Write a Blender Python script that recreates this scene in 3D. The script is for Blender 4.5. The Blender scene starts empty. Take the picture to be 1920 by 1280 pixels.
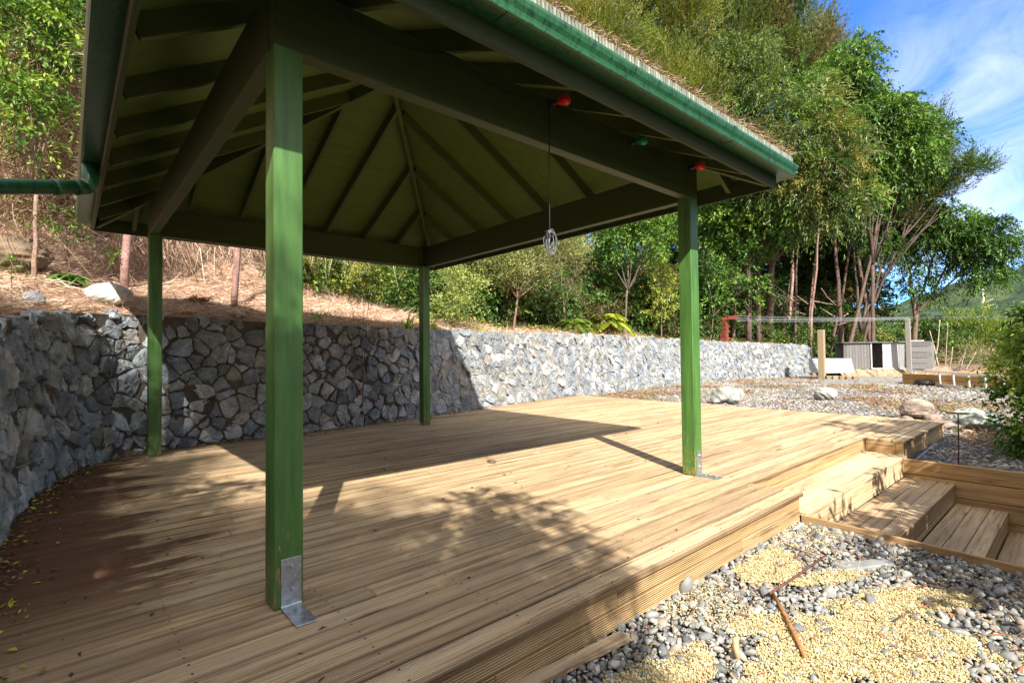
import bpy, math, random
import numpy as np
from mathutils import Matrix, Vector
R = math.radians
random.seed(7)
rng = np.random.default_rng(11)
scene = bpy.context.scene
COL = scene.collection

# ------------------------------------------------------------ camera
FPX, YAW, PITCH, ROLL, CX, CY, CZ = 953.25, 0.8525994, 0.0238947, -0.0105715, -0.7372067, -2.5661345, 1.2
def cam_axes():
    f = Vector((math.cos(YAW)*math.cos(PITCH), math.sin(YAW)*math.cos(PITCH), math.sin(PITCH)))
    r = Vector((math.sin(YAW), -math.cos(YAW), 0)); u = r.cross(f)
    c, s = math.cos(ROLL), math.sin(ROLL)
    return c*r+s*u, -s*r+c*u, f
RX, UX, FX = cam_axes()
cam = bpy.data.cameras.new('Camera'); camo = bpy.data.objects.new('Camera', cam); COL.objects.link(camo)
camo.matrix_world = Matrix(((RX.x, UX.x, -FX.x, CX), (RX.y, UX.y, -FX.y, CY), (RX.z, UX.z, -FX.z, CZ), (0, 0, 0, 1)))
cam.sensor_width = 36; cam.lens = FPX/1920*36; cam.clip_end = 6000; cam.clip_start = .05
cam.shift_y = .627/1920
scene.camera = camo
CAM = np.array([CX, CY, CZ])
def at(px, py, dist):
    """a world point seen in direction (px, py) at a horizontal distance in metres from the tripod"""
    px, py, dist = float(px), float(py), float(dist); d = FX + (px-960)/FPX*RX - (py-640.63)/FPX*UX
    return CAM + np.array(d)*dist/math.hypot(d.x, d.y)
def onz(px, py, z):
    px, py = float(px), float(py); d = np.array(FX + (px-960)/FPX*RX - (py-640.63)/FPX*UX)
    return CAM + d*(z-CZ)/d[2]

# ------------------------------------------------------------ light, sky, exposure
SUN = Vector((-0.3407, -0.6583, 0.6713)).normalized()
sl = bpy.data.lights.new('Sun', 'SUN'); sl.energy = 4.5; sl.angle = R(.55); sl.color = (1, .95, .87)
so = bpy.data.objects.new('Sun', sl); COL.objects.link(so); so.location = (0, 0, 30)
so.rotation_euler = SUN.to_track_quat('Z', 'Y').to_euler()
w = bpy.data.worlds.new("World"); scene.world = w; w.use_nodes = True
nt = w.node_tree; N = nt.nodes; L = nt.links
bg = N['Background']
sky = N.new('ShaderNodeTexSky'); sky.sky_type = 'NISHITA'; sky.sun_disc = False
sky.sun_elevation = math.asin(SUN.z); sky.sun_rotation = math.atan2(SUN.x, SUN.y)
sky.air_density = 1.0; sky.dust_density = .35; sky.ozone_density = 3.0; sky.altitude = 100
tc = N.new('ShaderNodeTexCoord'); mp = N.new('ShaderNodeMapping'); mp.inputs['Scale'].default_value = (2.6, 2.6, 4.)
mp.inputs['Rotation'].default_value = (R(30), R(-22), R(10))
n1 = N.new('ShaderNodeTexNoise'); n1.inputs['Scale'].default_value = 1.7; n1.inputs['Detail'].default_value = 10; n1.inputs['Roughness'].default_value = .6; n1.inputs['Distortion'].default_value = 1.1
rmp = N.new('ShaderNodeValToRGB'); rmp.color_ramp.elements[0].position = .40; rmp.color_ramp.elements[1].position = .78
rmp.color_ramp.elements[0].color = (0, 0, 0, 1); rmp.color_ramp.elements[1].color = (1, 1, 1, 1)
dt = N.new('ShaderNodeVectorMath'); dt.operation = 'DOT_PRODUCT'; dt.inputs[1].default_value = Vector((math.cos(R(5)), math.sin(R(5)), .30)).normalized()
mk = N.new('ShaderNodeMapRange'); mk.inputs['From Min'].default_value = .965; mk.inputs['From Max'].default_value = .998; mk.inputs['To Min'].default_value = .03; mk.interpolation_type = 'SMOOTHSTEP'
mu = N.new('ShaderNodeMath'); mu.operation = 'MULTIPLY'
tn = N.new('ShaderNodeMix'); tn.data_type = 'RGBA'; tn.blend_type = 'MULTIPLY'; tn.inputs['Factor'].default_value = 1; tn.inputs['B'].default_value = (.30, .56, .95, 1)
mx = N.new('ShaderNodeMix'); mx.data_type = 'RGBA'; mx.inputs['B'].default_value = (3.3, 3.6, 4.1, 1)
L.new(tc.outputs['Generated'], mp.inputs['Vector']); L.new(mp.outputs[0], n1.inputs['Vector']); L.new(n1.outputs['Fac'], rmp.inputs[0])
L.new(tc.outputs['Generated'], dt.inputs[0]); L.new(dt.outputs['Value'], mk.inputs['Value']); L.new(mk.outputs[0], mu.inputs[0]); L.new(rmp.outputs[0], mu.inputs[1])
L.new(mu.outputs[0], mx.inputs['Factor']); L.new(sky.outputs[0], tn.inputs['A']); L.new(tn.outputs['Result'], mx.inputs['A']); 
# unseen bright cloud, added outside the blue gap in view to lift the ambient light
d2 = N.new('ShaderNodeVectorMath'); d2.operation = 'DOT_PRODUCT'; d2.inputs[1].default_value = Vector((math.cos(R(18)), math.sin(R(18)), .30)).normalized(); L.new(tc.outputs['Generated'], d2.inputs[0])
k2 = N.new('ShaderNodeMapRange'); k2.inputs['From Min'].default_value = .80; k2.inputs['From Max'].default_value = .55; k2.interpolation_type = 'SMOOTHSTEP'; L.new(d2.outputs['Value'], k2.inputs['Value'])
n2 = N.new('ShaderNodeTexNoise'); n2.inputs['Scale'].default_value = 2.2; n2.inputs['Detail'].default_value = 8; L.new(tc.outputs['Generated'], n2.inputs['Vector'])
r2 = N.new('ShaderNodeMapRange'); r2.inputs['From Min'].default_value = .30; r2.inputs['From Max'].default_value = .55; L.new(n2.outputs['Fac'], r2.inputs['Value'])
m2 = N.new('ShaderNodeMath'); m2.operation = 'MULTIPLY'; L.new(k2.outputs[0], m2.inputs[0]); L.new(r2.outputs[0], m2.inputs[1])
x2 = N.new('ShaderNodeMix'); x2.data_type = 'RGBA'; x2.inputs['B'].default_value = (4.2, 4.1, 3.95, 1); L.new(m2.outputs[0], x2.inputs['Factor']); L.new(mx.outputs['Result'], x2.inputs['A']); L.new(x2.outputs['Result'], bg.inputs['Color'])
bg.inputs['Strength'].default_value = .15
vs = scene.view_settings
vs.view_transform = 'Standard'; vs.look = 'None'; vs.exposure = 1.3; vs.gamma = 1; vs.use_curve_mapping = False
scene.cycles.max_bounces = 8; scene.cycles.diffuse_bounces = 5; scene.cycles.transparent_max_bounces = 4
scene.cycles.use_denoising = True

# ------------------------------------------------------------ helpers
def tag(o, label=None, cat=None, group=None, kind=None):
    if label: o['label'] = label
    if cat: o['category'] = cat
    if group: o['group'] = group
    if kind: o['kind'] = kind
    return o
def empty(name, loc, label, cat, group=None, kind=None):
    o = bpy.data.objects.new(name, None); COL.objects.link(o); o.location = loc; o.empty_display_size = .1
    return tag(o, label, cat, group, kind)
def raw_mesh(name, V, F, C=None, mat=None, smooth=False):
    """V (n,3), F: (m,k) array or list of arrays with the same k"""
    me = bpy.data.meshes.new(name)
    Fs = F if isinstance(F, list) else [F]
    Fs = [np.asarray(f, dtype=np.int32) for f in Fs if len(f)]
    me.vertices.add(len(V)); me.vertices.foreach_set('co', np.asarray(V, dtype=np.float32).ravel())
    nl = sum(f.size for f in Fs); npoly = sum(len(f) for f in Fs)
    me.loops.add(nl); me.loops.foreach_set('vertex_index', np.concatenate([f.ravel() for f in Fs]))
    me.polygons.add(npoly)
    st = []; off = 0
    for f in Fs:
        st.append(off + np.arange(len(f))*f.shape[1]); off += f.size
    me.polygons.foreach_set('loop_start', np.concatenate(st).astype(np.int32))
    me.update(calc_edges=True); me.validate()
    if C is not None:
        a = me.color_attributes.new('Col', 'FLOAT_COLOR', 'POINT')
        c4 = np.ones((len(V), 4), dtype=np.float32); c4[:, :3] = np.asarray(C, dtype=np.float32)[:, :3]
        a.data.foreach_set('color', c4.ravel())
    me.polygons.foreach_set('use_smooth', [bool(smooth)]*len(me.polygons))
    if mat: me.materials.append(mat)
    return me
def link(name, me, parent=None, loc=(0, 0, 0)):
    o = bpy.data.objects.new(name, me); COL.objects.link(o); o.location = loc
    if parent: o.parent = parent
    return o
class MB:
    def __init__(s): s.v = []; s.f = {}; s.c = []; s.n = 0
    def add(s, v, f, col=(1, 1, 1)):
        v = np.asarray(v, float); s.v.append(v)
        for q in f: s.f.setdefault(len(q), []).append([i+s.n for i in q])
        c = np.asarray(col, float)
        s.c.append(np.tile(c, (len(v), 1)) if c.ndim == 1 else c); s.n += len(v)
        return s
    def box(s, a, b, col=(1, 1, 1), M=None, bev=0.0):
        x0, y0, z0 = a; x1, y1, z1 = b
        if bev:
            e = min(bev, (x1-x0)*.3, (y1-y0)*.3, (z1-z0)*.3)
            v = []; idx = {}
            for i, X in enumerate((x0, x1)):
                for j, Yv in enumerate((y0, y1)):
                    for k, Zv in enumerate((z0, z1)):
                        sx = e if i == 0 else -e; sy = e if j == 0 else -e; sz = e if k == 0 else -e
                        idx[i, j, k, 0] = len(v); v.append((X, Yv+sy, Zv+sz))
                        idx[i, j, k, 1] = len(v); v.append((X+sx, Yv, Zv+sz))
                        idx[i, j, k, 2] = len(v); v.append((X+sx, Yv+sy, Zv))
            g = lambda i, j, k, a_: idx[i, j, k, a_]
            f = []
            for i in (0, 1):
                q = [g(i, 0, 0, 0), g(i, 1, 0, 0), g(i, 1, 1, 0), g(i, 0, 1, 0)]; f.append(q if i else q[::-1])
                q = [g(0, i, 0, 1), g(1, i, 0, 1), g(1, i, 1, 1), g(0, i, 1, 1)]; f.append(q[::-1] if i else q)
                q = [g(0, 0, i, 2), g(1, 0, i, 2), g(1, 1, i, 2), g(0, 1, i, 2)]; f.append(q if i else q[::-1])
            for i in (0, 1):
                for j in (0, 1):
                    q = [g(i, j, 0, 0), g(i, j, 0, 1), g(i, j, 1, 1), g(i, j, 1, 0)]; f.append(q if i != j else q[::-1])
                    q = [g(i, 0, j, 0), g(i, 0, j, 2), g(i, 1, j, 2), g(i, 1, j, 0)]; f.append(q if i == j else q[::-1])
                    q = [g(0, i, j, 1), g(0, i, j, 2), g(1, i, j, 2), g(1, i, j, 1)]; f.append(q if i != j else q[::-1])
                    for k in (0, 1):
                        q = [g(i, j, k, 0), g(i, j, k, 1), g(i, j, k, 2)]; f.append(q if (i+j+k) % 2 else q[::-1])
            v = np.array(v)
        else:
            v = np.array([(x0, y0, z0), (x1, y0, z0), (x1, y1, z0), (x0, y1, z0), (x0, y0, z1), (x1, y0, z1), (x1, y1, z1), (x0, y1, z1)])
            f = [(0, 3, 2, 1), (4, 5, 6, 7), (0, 1, 5, 4), (1, 2, 6, 5), (2, 3, 7, 6), (3, 0, 4, 7)]
        if M is not None:
            M = np.array(M); v = v@M[:3, :3].T+M[:3, 3]
        return s.add(v, f, col)
    def bar(s, p, q, wd, ht, up=(0, 0, 1), col=(1, 1, 1), bev=0.0):
        """box from p to q, width wd sideways, height ht along up; p, q on the centre line"""
        p = Vector(p); q = Vector(q); d = q-p; ln = d.length; x = d.normalized()
        y = Vector(up).cross(x).normalized(); z = x.cross(y)
        M = Matrix(((x.x, y.x, z.x, p.x), (x.y, y.y, z.y, p.y), (x.z, y.z, z.z, p.z), (0, 0, 0, 1)))
        return s.box((0, -wd/2, -ht/2), (ln, wd/2, ht/2), col, M, bev)
    def tube(s, pts, rad, n=8, col=(1, 1, 1), cap=True):
        pts = [Vector(p) for p in pts]; m = len(pts)
        if not hasattr(rad, '__len__'): rad = [rad]*m
        vs_ = []; prev = None
        for i, p in enumerate(pts):
            d = (pts[min(i+1, m-1)]-pts[max(i-1, 0)])
            d = d.normalized() if d.length > 1e-9 else Vector((0, 0, 1))
            if prev is None:
                a = Vector((0, 0, 1)) if abs(d.z) < .9 else Vector((1, 0, 0)); x = d.cross(a).normalized()
            else:
                x = (prev-d*prev.dot(d)); x = x.normalized() if x.length > 1e-6 else d.orthogonal().normalized()
            prev = x; y = d.cross(x)
            for k in range(n):
                t = 2*math.pi*k/n; vs_.append(p+(x*math.cos(t)+y*math.sin(t))*rad[i])
        f = []
        for i in range(m-1):
            for k in range(n):
                f.append((i*n+k, i*n+(k+1) % n, (i+1)*n+(k+1) % n, (i+1)*n+k))
        if cap and n > 2:
            f.append(tuple(range(n))[::-1]); f.append(tuple((m-1)*n+k for k in range(n)))
        return s.add([tuple(v) for v in vs_], f, col)
    def build(s, name, mat, parent=None, org=(0, 0, 0), smooth=False, loc=None):
        V = np.concatenate(s.v)-np.asarray(org); C = np.concatenate(s.c)
        Fs = [np.array(s.f[k]) for k in sorted(s.f)]
        me = raw_mesh(name, V, Fs, C, mat, smooth)
        return link(name, me, parent, (0, 0, 0) if parent else tuple(org if loc is None else loc))

# ------------------------------------------------------------ materials
def new_mat(name):
    m = bpy.data.materials.new(name); m.use_nodes = True
    return m, m.node_tree.nodes, m.node_tree.links, m.node_tree.nodes['Principled BSDF']
def nd(N, t, **kw):
    n = N.new(t)
    for k, v in kw.items():
        if k in n.inputs: n.inputs[k].default_value = v
        else: setattr(n, k, v)
    return n
def ramp(N, L, src, stops):
    r = N.new('ShaderNodeValToRGB'); e = r.color_ramp.elements
    while len(e) < len(stops): e.new(.5)
    for i, (p, c) in enumerate(stops):
        e[i].position = p; e[i].color = (*c, 1) if len(c) == 3 else c
    L.new(src, r.inputs[0]); return r
def mixc(N, L, a, b, fac, mode='MIX'):
    m = N.new('ShaderNodeMix'); m.data_type = 'RGBA'; m.blend_type = mode
    for s, k in ((a, 'A'), (b, 'B'), (fac, 'Factor')):
        if isinstance(s, (int, float)): m.inputs[k].default_value = s
        elif isinstance(s, tuple): m.inputs[k].default_value = (*s, 1) if len(s) == 3 else s
        else: L.new(s, m.inputs[k])
    return m.outputs['Result']
def bumpn(N, L, b, src, strength, dist, prev=None):
    n = nd(N, 'ShaderNodeBump'); n.inputs['Strength'].default_value = strength; n.inputs['Distance'].default_value = dist
    L.new(src, n.inputs['Height'])
    if prev is not None: L.new(prev, n.inputs['Normal'])
    L.new(n.outputs[0], b.inputs['Normal']); return n.outputs[0]
def attr(N): return nd(N, 'ShaderNodeAttribute', attribute_name='Col')
def coords(N, L, scale, off=None, kind='Object'):
    t = nd(N, 'ShaderNodeTexCoord'); m = nd(N, 'ShaderNodeMapping'); m.inputs['Scale'].default_value = scale
    L.new(t.outputs[kind], m.inputs['Vector'])
    if off is not None:
        v = nd(N, 'ShaderNodeVectorMath', operation='SCALE'); v.inputs['Scale'].default_value = 37.0; L.new(off, v.inputs[0]); L.new(v.outputs[0], m.inputs['Location'])
    return m.outputs[0]
def m_var(name, rough=.8, scale=6., lo=.6, hi=1.35, bump=.3, bdist=.01, bscale=None, metal=0., spec=.3, detail=6):
    """colour = Col attribute x mottling noise"""
    m, N, L, b = new_mat(name)
    a = attr(N); c = coords(N, L, (1, 1, 1))
    n = nd(N, 'ShaderNodeTexNoise', Scale=scale, Detail=detail, Roughness=.62); L.new(c, n.inputs['Vector'])
    r = ramp(N, L, n.outputs['Fac'], [(.28, (lo,)*3), (.72, (hi,)*3)])
    L.new(mixc(N, L, a.outputs['Color'], r.outputs[0], 1., 'MULTIPLY'), b.inputs['Base Color'])
    b.inputs['Roughness'].default_value = rough; b.inputs['Metallic'].default_value = metal; b.inputs['Specular IOR Level'].default_value = spec
    if bump:
        n2 = nd(N, 'ShaderNodeTexNoise', Scale=bscale or scale*4, Detail=8, Roughness=.65); L.new(c, n2.inputs['Vector'])
        bumpn(N, L, b, n2.outputs['Fac'], bump, bdist)
    return m
def m_leaf(name, trans=.35, rough=.45):
    m, N, L, b = new_mat(name)
    a = attr(N); g = nd(N, 'ShaderNodeNewGeometry')
    b.inputs['Roughness'].default_value = rough; b.inputs['Specular IOR Level'].default_value = .35
    L.new(a.outputs['Color'], b.inputs['Base Color'])
    t = nd(N, 'ShaderNodeBsdfTranslucent'); tc_ = mixc(N, L, a.outputs['Color'], (1.25, 1.35, .5), 1., 'MULTIPLY'); L.new(tc_, t.inputs['Color'])
    ms = nd(N, 'ShaderNodeMixShader'); ms.inputs[0].default_value = trans
    L.new(b.outputs[0], ms.inputs[1]); L.new(t.outputs[0], ms.inputs[2]); L.new(ms.outputs[0], N['Material Output'].inputs[0])
    return m
def m_wood(name, axis=0, pale=(.79, .65, .44), mid=(.65, .48, .29), dark=(.27, .16, .085), stain=False, reed=False, weather=.55):
    """pine decking: long grain along axis, per board shift from Col.r, knots, weather streaks"""
    m, N, L, b = new_mat(name)
    a = attr(N)
    s = [14., 14., 14.]; s[axis] = .55
    c = coords(N, L, tuple(s), a.outputs['Color'])
    n = nd(N, 'ShaderNodeTexNoise', Scale=1.7, Detail=9, Roughness=.62, Distortion=.35); L.new(c, n.inputs['Vector'])
    r = ramp(N, L, n.outputs['Fac'], [(.30, dark), (.43, mid), (.60, pale), (.8, tuple(min(1, x*1.13) for x in pale))])
    # fine fibres
    s2 = [110., 110., 110.]; s2[axis] = 2.5
    c2 = coords(N, L, tuple(s2), a.outputs['Color'])
    n2 = nd(N, 'ShaderNodeTexNoise', Scale=1.2, Detail=4, Roughness=.7); L.new(c2, n2.inputs['Vector'])
    r2 = ramp(N, L, n2.outputs['Fac'], [(.3, (.72, .7, .66)), (.6, (1.08, 1.06, 1.02))])
    col = mixc(N, L, r.outputs[0], r2.outputs[0], 1., 'MULTIPLY')
    # board to board tint
    sep = nd(N, 'ShaderNodeSeparateColor'); L.new(a.outputs['Color'], sep.inputs[0])
    tint = ramp(N, L, sep.outputs[1], [(0., (.78, .73, .67)), (.3, (.92, .88, .82)), (.7, (1.03, .99, .94)), (1., (1.12, 1.09, 1.03))])
    col = mixc(N, L, col, tint.outputs[0], 1., 'MULTIPLY')
    # grey-brown weathering in long smears
    s3 = [3.2, 3.2, 3.2]; s3[axis] = .5
    c3 = coords(N, L, tuple(s3), a.outputs['Color'])
    n3 = nd(N, 'ShaderNodeTexNoise', Scale=1.3, Detail=7, Roughness=.65); L.new(c3, n3.inputs['Vector'])
    r3 = ramp(N, L, n3.outputs['Fac'], [(.42, (0, 0, 0)), (.7, (weather,)*3)])
    col = mixc(N, L, col, (.27, .19, .13), r3.outputs[0])
    # dark drying cracks and dirt lines along the grain
    s5 = [30., 30., 30.]; s5[axis] = .75
    c5 = coords(N, L, tuple(s5), a.outputs['Color'])
    n5 = nd(N, 'ShaderNodeTexNoise', Scale=1.4, Detail=6, Roughness=.75, Distortion=.2); L.new(c5, n5.inputs['Vector'])
    r5 = ramp(N, L, n5.outputs['Fac'], [(.36, (.85,)*3), (.43, (0, 0, 0))])
    col = mixc(N, L, col, (.11, .06, .035), r5.outputs[0])
    # knots
    s4 = [7., 7., 7.]; s4[axis] = 1.5
    c4 = coords(N, L, tuple(s4), a.outputs['Color'])
    v = nd(N, 'ShaderNodeTexVoronoi', Scale=.55); L.new(c4, v.inputs['Vector'])
    rk = ramp(N, L, v.outputs['Distance'], [(.03, (.85,)*3), (.11, (0, 0, 0))])
    col = mixc(N, L, col, (.16, .07, .03), rk.outputs[0])
    if stain:
        cs = coords(N, L, (1, 1, 1)); cs.node.inputs['Location'].default_value = (3, 2, -.25)
        ss = nd(N, 'ShaderNodeSeparateXYZ'); L.new(cs, ss.inputs[0])
        cs2 = coords(N, L, (.8, 3.5, 1))
        ns = nd(N, 'ShaderNodeTexNoise', Scale=1.6, Detail=9, Roughness=.72); L.new(cs2, ns.inputs['Vector'])
        cb = coords(N, L, (.35, 1, 1)); nb = nd(N, 'ShaderNodeTexNoise', Scale=9., Detail=2); L.new(cb, nb.inputs['Vector'])
        ma = nd(N, 'ShaderNodeMath', operation='MULTIPLY_ADD'); L.new(ns.outputs['Fac'], ma.inputs[0]); ma.inputs[1].default_value = 2.4; L.new(ss.outputs['X'], ma.inputs[2])
        mb_ = nd(N, 'ShaderNodeMath', operation='MULTIPLY_ADD'); L.new(nb.outputs['Fac'], mb_.inputs[0]); mb_.inputs[1].default_value = .7; L.new(ma.outputs[0], mb_.inputs[2])
        rs = ramp(N, L, mb_.outputs[0], [(.0, (1, 1, 1)), (1., (0, 0, 0))])
        mr = nd(N, 'ShaderNodeMapRange'); mr.inputs['From Min'].default_value = 1.12; mr.inputs['From Max'].default_value = 1.42; mr.inputs['To Min'].default_value = .9; mr.inputs['To Max'].default_value = 0.
        L.new(mb_.outputs[0], mr.inputs['Value'])
        # the damp strip along the wall (front edge is dry)
        my = nd(N, 'ShaderNodeMapRange'); my.inputs['From Min'].default_value = -.3; my.inputs['From Max'].default_value = 1.0; L.new(ss.outputs['Y'], my.inputs['Value'])
        mm = nd(N, 'ShaderNodeMath', operation='MULTIPLY'); L.new(mr.outputs[0], mm.inputs[0]); L.new(my.outputs[0], mm.inputs[1])
        col = mixc(N, L, col, (.11, .038, .018), mm.outputs[0])
        # dirt against the back wall
        m2 = nd(N, 'ShaderNodeMath', operation='MULTIPLY_ADD'); L.new(ns.outputs['Fac'], m2.inputs[0]); m2.inputs[1].default_value = 1.2; 
        m3 = nd(N, 'ShaderNodeMath', operation='MULTIPLY_ADD'); L.new(ss.outputs['X'], m3.inputs[0]); m3.inputs[1].default_value = -.17; L.new(ss.outputs['Y'], m3.inputs[2]); L.new(m3.outputs[0], m2.inputs[2])
        mr2 = nd(N, 'ShaderNodeMapRange'); mr2.inputs['From Min'].default_value = 5.75; mr2.inputs['From Max'].default_value = 6.15; mr2.inputs['To Max'].default_value = .8; L.new(m2.outputs[0], mr2.inputs['Value'])
        col = mixc(N, L, col, (.10, .045, .025), mr2.outputs[0])
        # dirt caught along the board edges
        e1 = nd(N, 'ShaderNodeMath', operation='MULTIPLY_ADD'); L.new(ss.outputs['Y'], e1.inputs[0]); e1.inputs[1].default_value = 1/.1455; e1.inputs[2].default_value = .9/.1455+.019
        e2 = nd(N, 'ShaderNodeMath', operation='FRACT'); L.new(e1.outputs[0], e2.inputs[0])
        e3 = nd(N, 'ShaderNodeMath', operation='PINGPONG'); e3.inputs[1].default_value = .5; L.new(e2.outputs[0], e3.inputs[0])
        e4 = nd(N, 'ShaderNodeMath', operation='MULTIPLY_ADD'); L.new(ns.outputs['Fac'], e4.inputs[0]); e4.inputs[1].default_value = -.14; L.new(e3.outputs[0], e4.inputs[2])
        re_ = ramp(N, L, e4.outputs[0], [(.0, (.5,)*3), (.028, (0, 0, 0))])
        col = mixc(N, L, col, (.10, .06, .04), re_.outputs[0])
    L.new(col, b.inputs['Base Color']); b.inputs['Roughness'].default_value = .72; b.inputs['Specular IOR Level'].default_value = .25
    pv = bumpn(N, L, b, n2.outputs['Fac'], .35, .003)
    pv = bumpn(N, L, b, n.outputs['Fac'], .3, .006, pv)
    if reed:
        cw = coords(N, L, (1, 1, 1)); wv = nd(N, 'ShaderNodeTexWave', Scale=reed[1]); wv.bands_direction = reed[0]; L.new(cw, wv.inputs['Vector'])
        bumpn(N, L, b, wv.outputs['Fac'], .7, .004, pv)
        rw_ = ramp(N, L, wv.outputs['Fac'], [(.12, (.62, .56, .5)), (.45, (1, 1, 1))])
        L.new(mixc(N, L, col, rw_.outputs[0], 1., 'MULTIPLY'), b.inputs['Base Color'])
    return m
def m_paint(name, col=(.035, .13, .045), axis=2, rough=.5, flake=True):
    lo_, hi_ = (.55, 1.4) if flake else (.82, 1.18)
    m, N, L, b = new_mat(name)
    s = [9., 9., 9.]; s[axis] = .8
    c = coords(N, L, tuple(s))
    n = nd(N, 'ShaderNodeTexNoise', Scale=2., Detail=8, Roughness=.6); L.new(c, n.inputs['Vector'])
    r = ramp(N, L, n.outputs['Fac'], [(.28, tuple(x*lo_ for x in col)), (.5, col), (.75, tuple(x*hi_ for x in col))])
    out = r.outputs[0]
    if flake:
        c2 = coords(N, L, (26, 26, 9)); n2 = nd(N, 'ShaderNodeTexNoise', Scale=2.2, Detail=6, Roughness=.7); L.new(c2, n2.inputs['Vector'])
        c3 = coords(N, L, (1, 1, 1)); sp = nd(N, 'ShaderNodeSeparateXYZ'); L.new(c3, sp.inputs[0])
        mr = nd(N, 'ShaderNodeMapRange'); mr.inputs['From Min'].default_value = 0.; mr.inputs['From Max'].default_value = .75; mr.inputs['To Min'].default_value = .19; mr.inputs['To Max'].default_value = 0.; L.new(sp.outputs['Z'], mr.inputs['Value'])
        ad = nd(N, 'ShaderNodeMath', operation='ADD'); L.new(n2.outputs['Fac'], ad.inputs[0]); L.new(mr.outputs[0], ad.inputs[1])
        rf = ramp(N, L, ad.outputs[0], [(.70, (0, 0, 0)), (.74, (.85,)*3)])
        out = mixc(N, L, out, (.33, .2, .09), rf.outputs[0])
    L.new(out, b.inputs['Base Color']); b.inputs['Roughness'].default_value = rough
    n3 = nd(N, 'ShaderNodeTexNoise', Scale=8., Detail=6); L.new(c, n3.inputs['Vector'])
    bumpn(N, L, b, n3.outputs['Fac'], .25, .003)
    return m
def m_simple(name, col, rough=.5, metal=0., noise=.15, scale=12, bump=.1, spec=.5):
    m, N, L, b = new_mat(name)
    c = coords(N, L, (1, 1, 1)); n = nd(N, 'ShaderNodeTexNoise', Scale=scale, Detail=7, Roughness=.6); L.new(c, n.inputs['Vector'])
    r = ramp(N, L, n.outputs['Fac'], [(.3, tuple(x*(1-noise) for x in col)), (.7, tuple(min(1, x*(1+noise)) for x in col))])
    L.new(r.outputs[0], b.inputs['Base Color']); b.inputs['Roughness'].default_value = rough; b.inputs['Metallic'].default_value = metal; b.inputs['Specular IOR Level'].default_value = spec
    if bump: bumpn(N, L, b, n.outputs['Fac'], bump, .004)
    return m
M_DECK = m_wood('decking', 0, stain=True, reed=('Y', 26.))
M_PINE = m_wood('pine_boards', 0, pale=(.62, .51, .34), mid=(.52, .40, .25), dark=(.26, .17, .1), weather=.5)
M_TREAD = m_wood('weathered_treads', 0, pale=(.60, .48, .32), mid=(.47, .35, .22), dark=(.22, .14, .08), weather=.7)
M_PINEF = m_wood('reeded_pine', 0, pale=(.68, .52, .31), mid=(.56, .41, .22), dark=(.29, .18, .09), reed=('Z', 26.), weather=.3)
M_PINEY = m_wood('pine_boards_cross', 1, pale=(.56, .40, .21), mid=(.47, .31, .15), dark=(.25, .14, .06), weather=.35)
M_GREEN = m_paint('green_paint', (.065, .165, .032))
M_GREENB = m_paint('green_beam', (.042, .062, .012), axis=0, flake=False, rough=.6)
M_GREENC = m_paint('green_lining', (.085, .135, .018), axis=0, flake=False, rough=.7)
M_GREENK = m_paint('green_rafter', (.07, .095, .018), axis=0, flake=False, rough=.7)
M_GUT = m_simple('gutter_steel', (.018, .105, .04), .42, 0., .12, 5, .05)
def _streaks(m):
    N, L, b = m.node_tree.nodes, m.node_tree.links, m.node_tree.nodes['Principled BSDF']
    src = b.inputs['Base Color'].links[0].from_socket; c = coords(N, L, (42, 42, 2.5)); n = nd(N, 'ShaderNodeTexNoise', Scale=1., Detail=5, Roughness=.7); L.new(c, n.inputs['Vector'])
    r = ramp(N, L, n.outputs['Fac'], [(.33, (.18, .2, .2)), (.5, (.95, .95, .95)), (.75, (1.15, 1.15, 1.1))]); L.new(mixc(N, L, src, r.outputs[0], 1., 'MULTIPLY'), b.inputs['Base Color'])
_streaks(M_GUT)
M_FASC = m_paint('green_fascia', (.035, .055, .014), axis=0, flake=False, rough=.75)
M_GALV = m_simple('galvanised_steel', (.42, .45, .48), .38, .75, .35, 30, .1)
M_STONE = m_var('stone', .85, 7, .5, 1.45, 1., .035, 16, detail=10)
M_MORTAR = m_var('mortar', .95, 9, .55, 1.35, .9, .02, 30)
M_PEB = m_var('pebbles', .7, 30, .75, 1.25, .3, .003, 120)
M_SAND = m_var('yellow_chip', .8, 90, .7, 1.25, 0)
M_ROCK = m_var('boulder', .85, 6, .5, 1.4, .9, .03, 12)
M_BARK = m_var('bark', .9, 10, .45, 1.5, .8, .02, 30)
M_LEAF = m_leaf('leaf', .24)
M_NEEDLE = m_leaf('needle_leaf', .22, .6)
M_DRY = m_leaf('dry_leaf', .15, .8)
M_RAWWOOD = m_var('raw_wood', .8, 25, .6, 1.3, .4, .004, 80)
M_CONC = m_simple('concrete', (.22, .215, .205), .9, 0, .25, 6, .3)
M_IRON = m_simple('corrugated_iron', (.62, .64, .68), .4, .3, .15, 6, .05)
M_RUST = m_simple('rusty_steel', (.07, .03, .02), .8, .3, .5, 30, .4)
M_ALU = m_simple('aluminium', (.78, .78, .8), .35, .5, .1, 8, 0)
M_BLACK = m_simple('black_cable', (.012, .012, .014), .45, 0, .2, 40, 0)
M_GREYC = m_simple('grey_cable', (.12, .125, .135), .4, 0, .15, 40, 0)
M_WIRE = m_simple('wire', (.75, .76, .8), .4, .3, .1, 10, 0)
M_REDP = m_simple('red_paint', (.2, .03, .025), .6, 0, .35, 9, .2)
M_DARK = m_simple('dark_interior', (.025, .018, .015), .9, 0, .3, 8, 0)
M_WHITE = m_simple('white_paint', (.75, .75, .74), .5, 0, .08, 8, 0)
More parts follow.
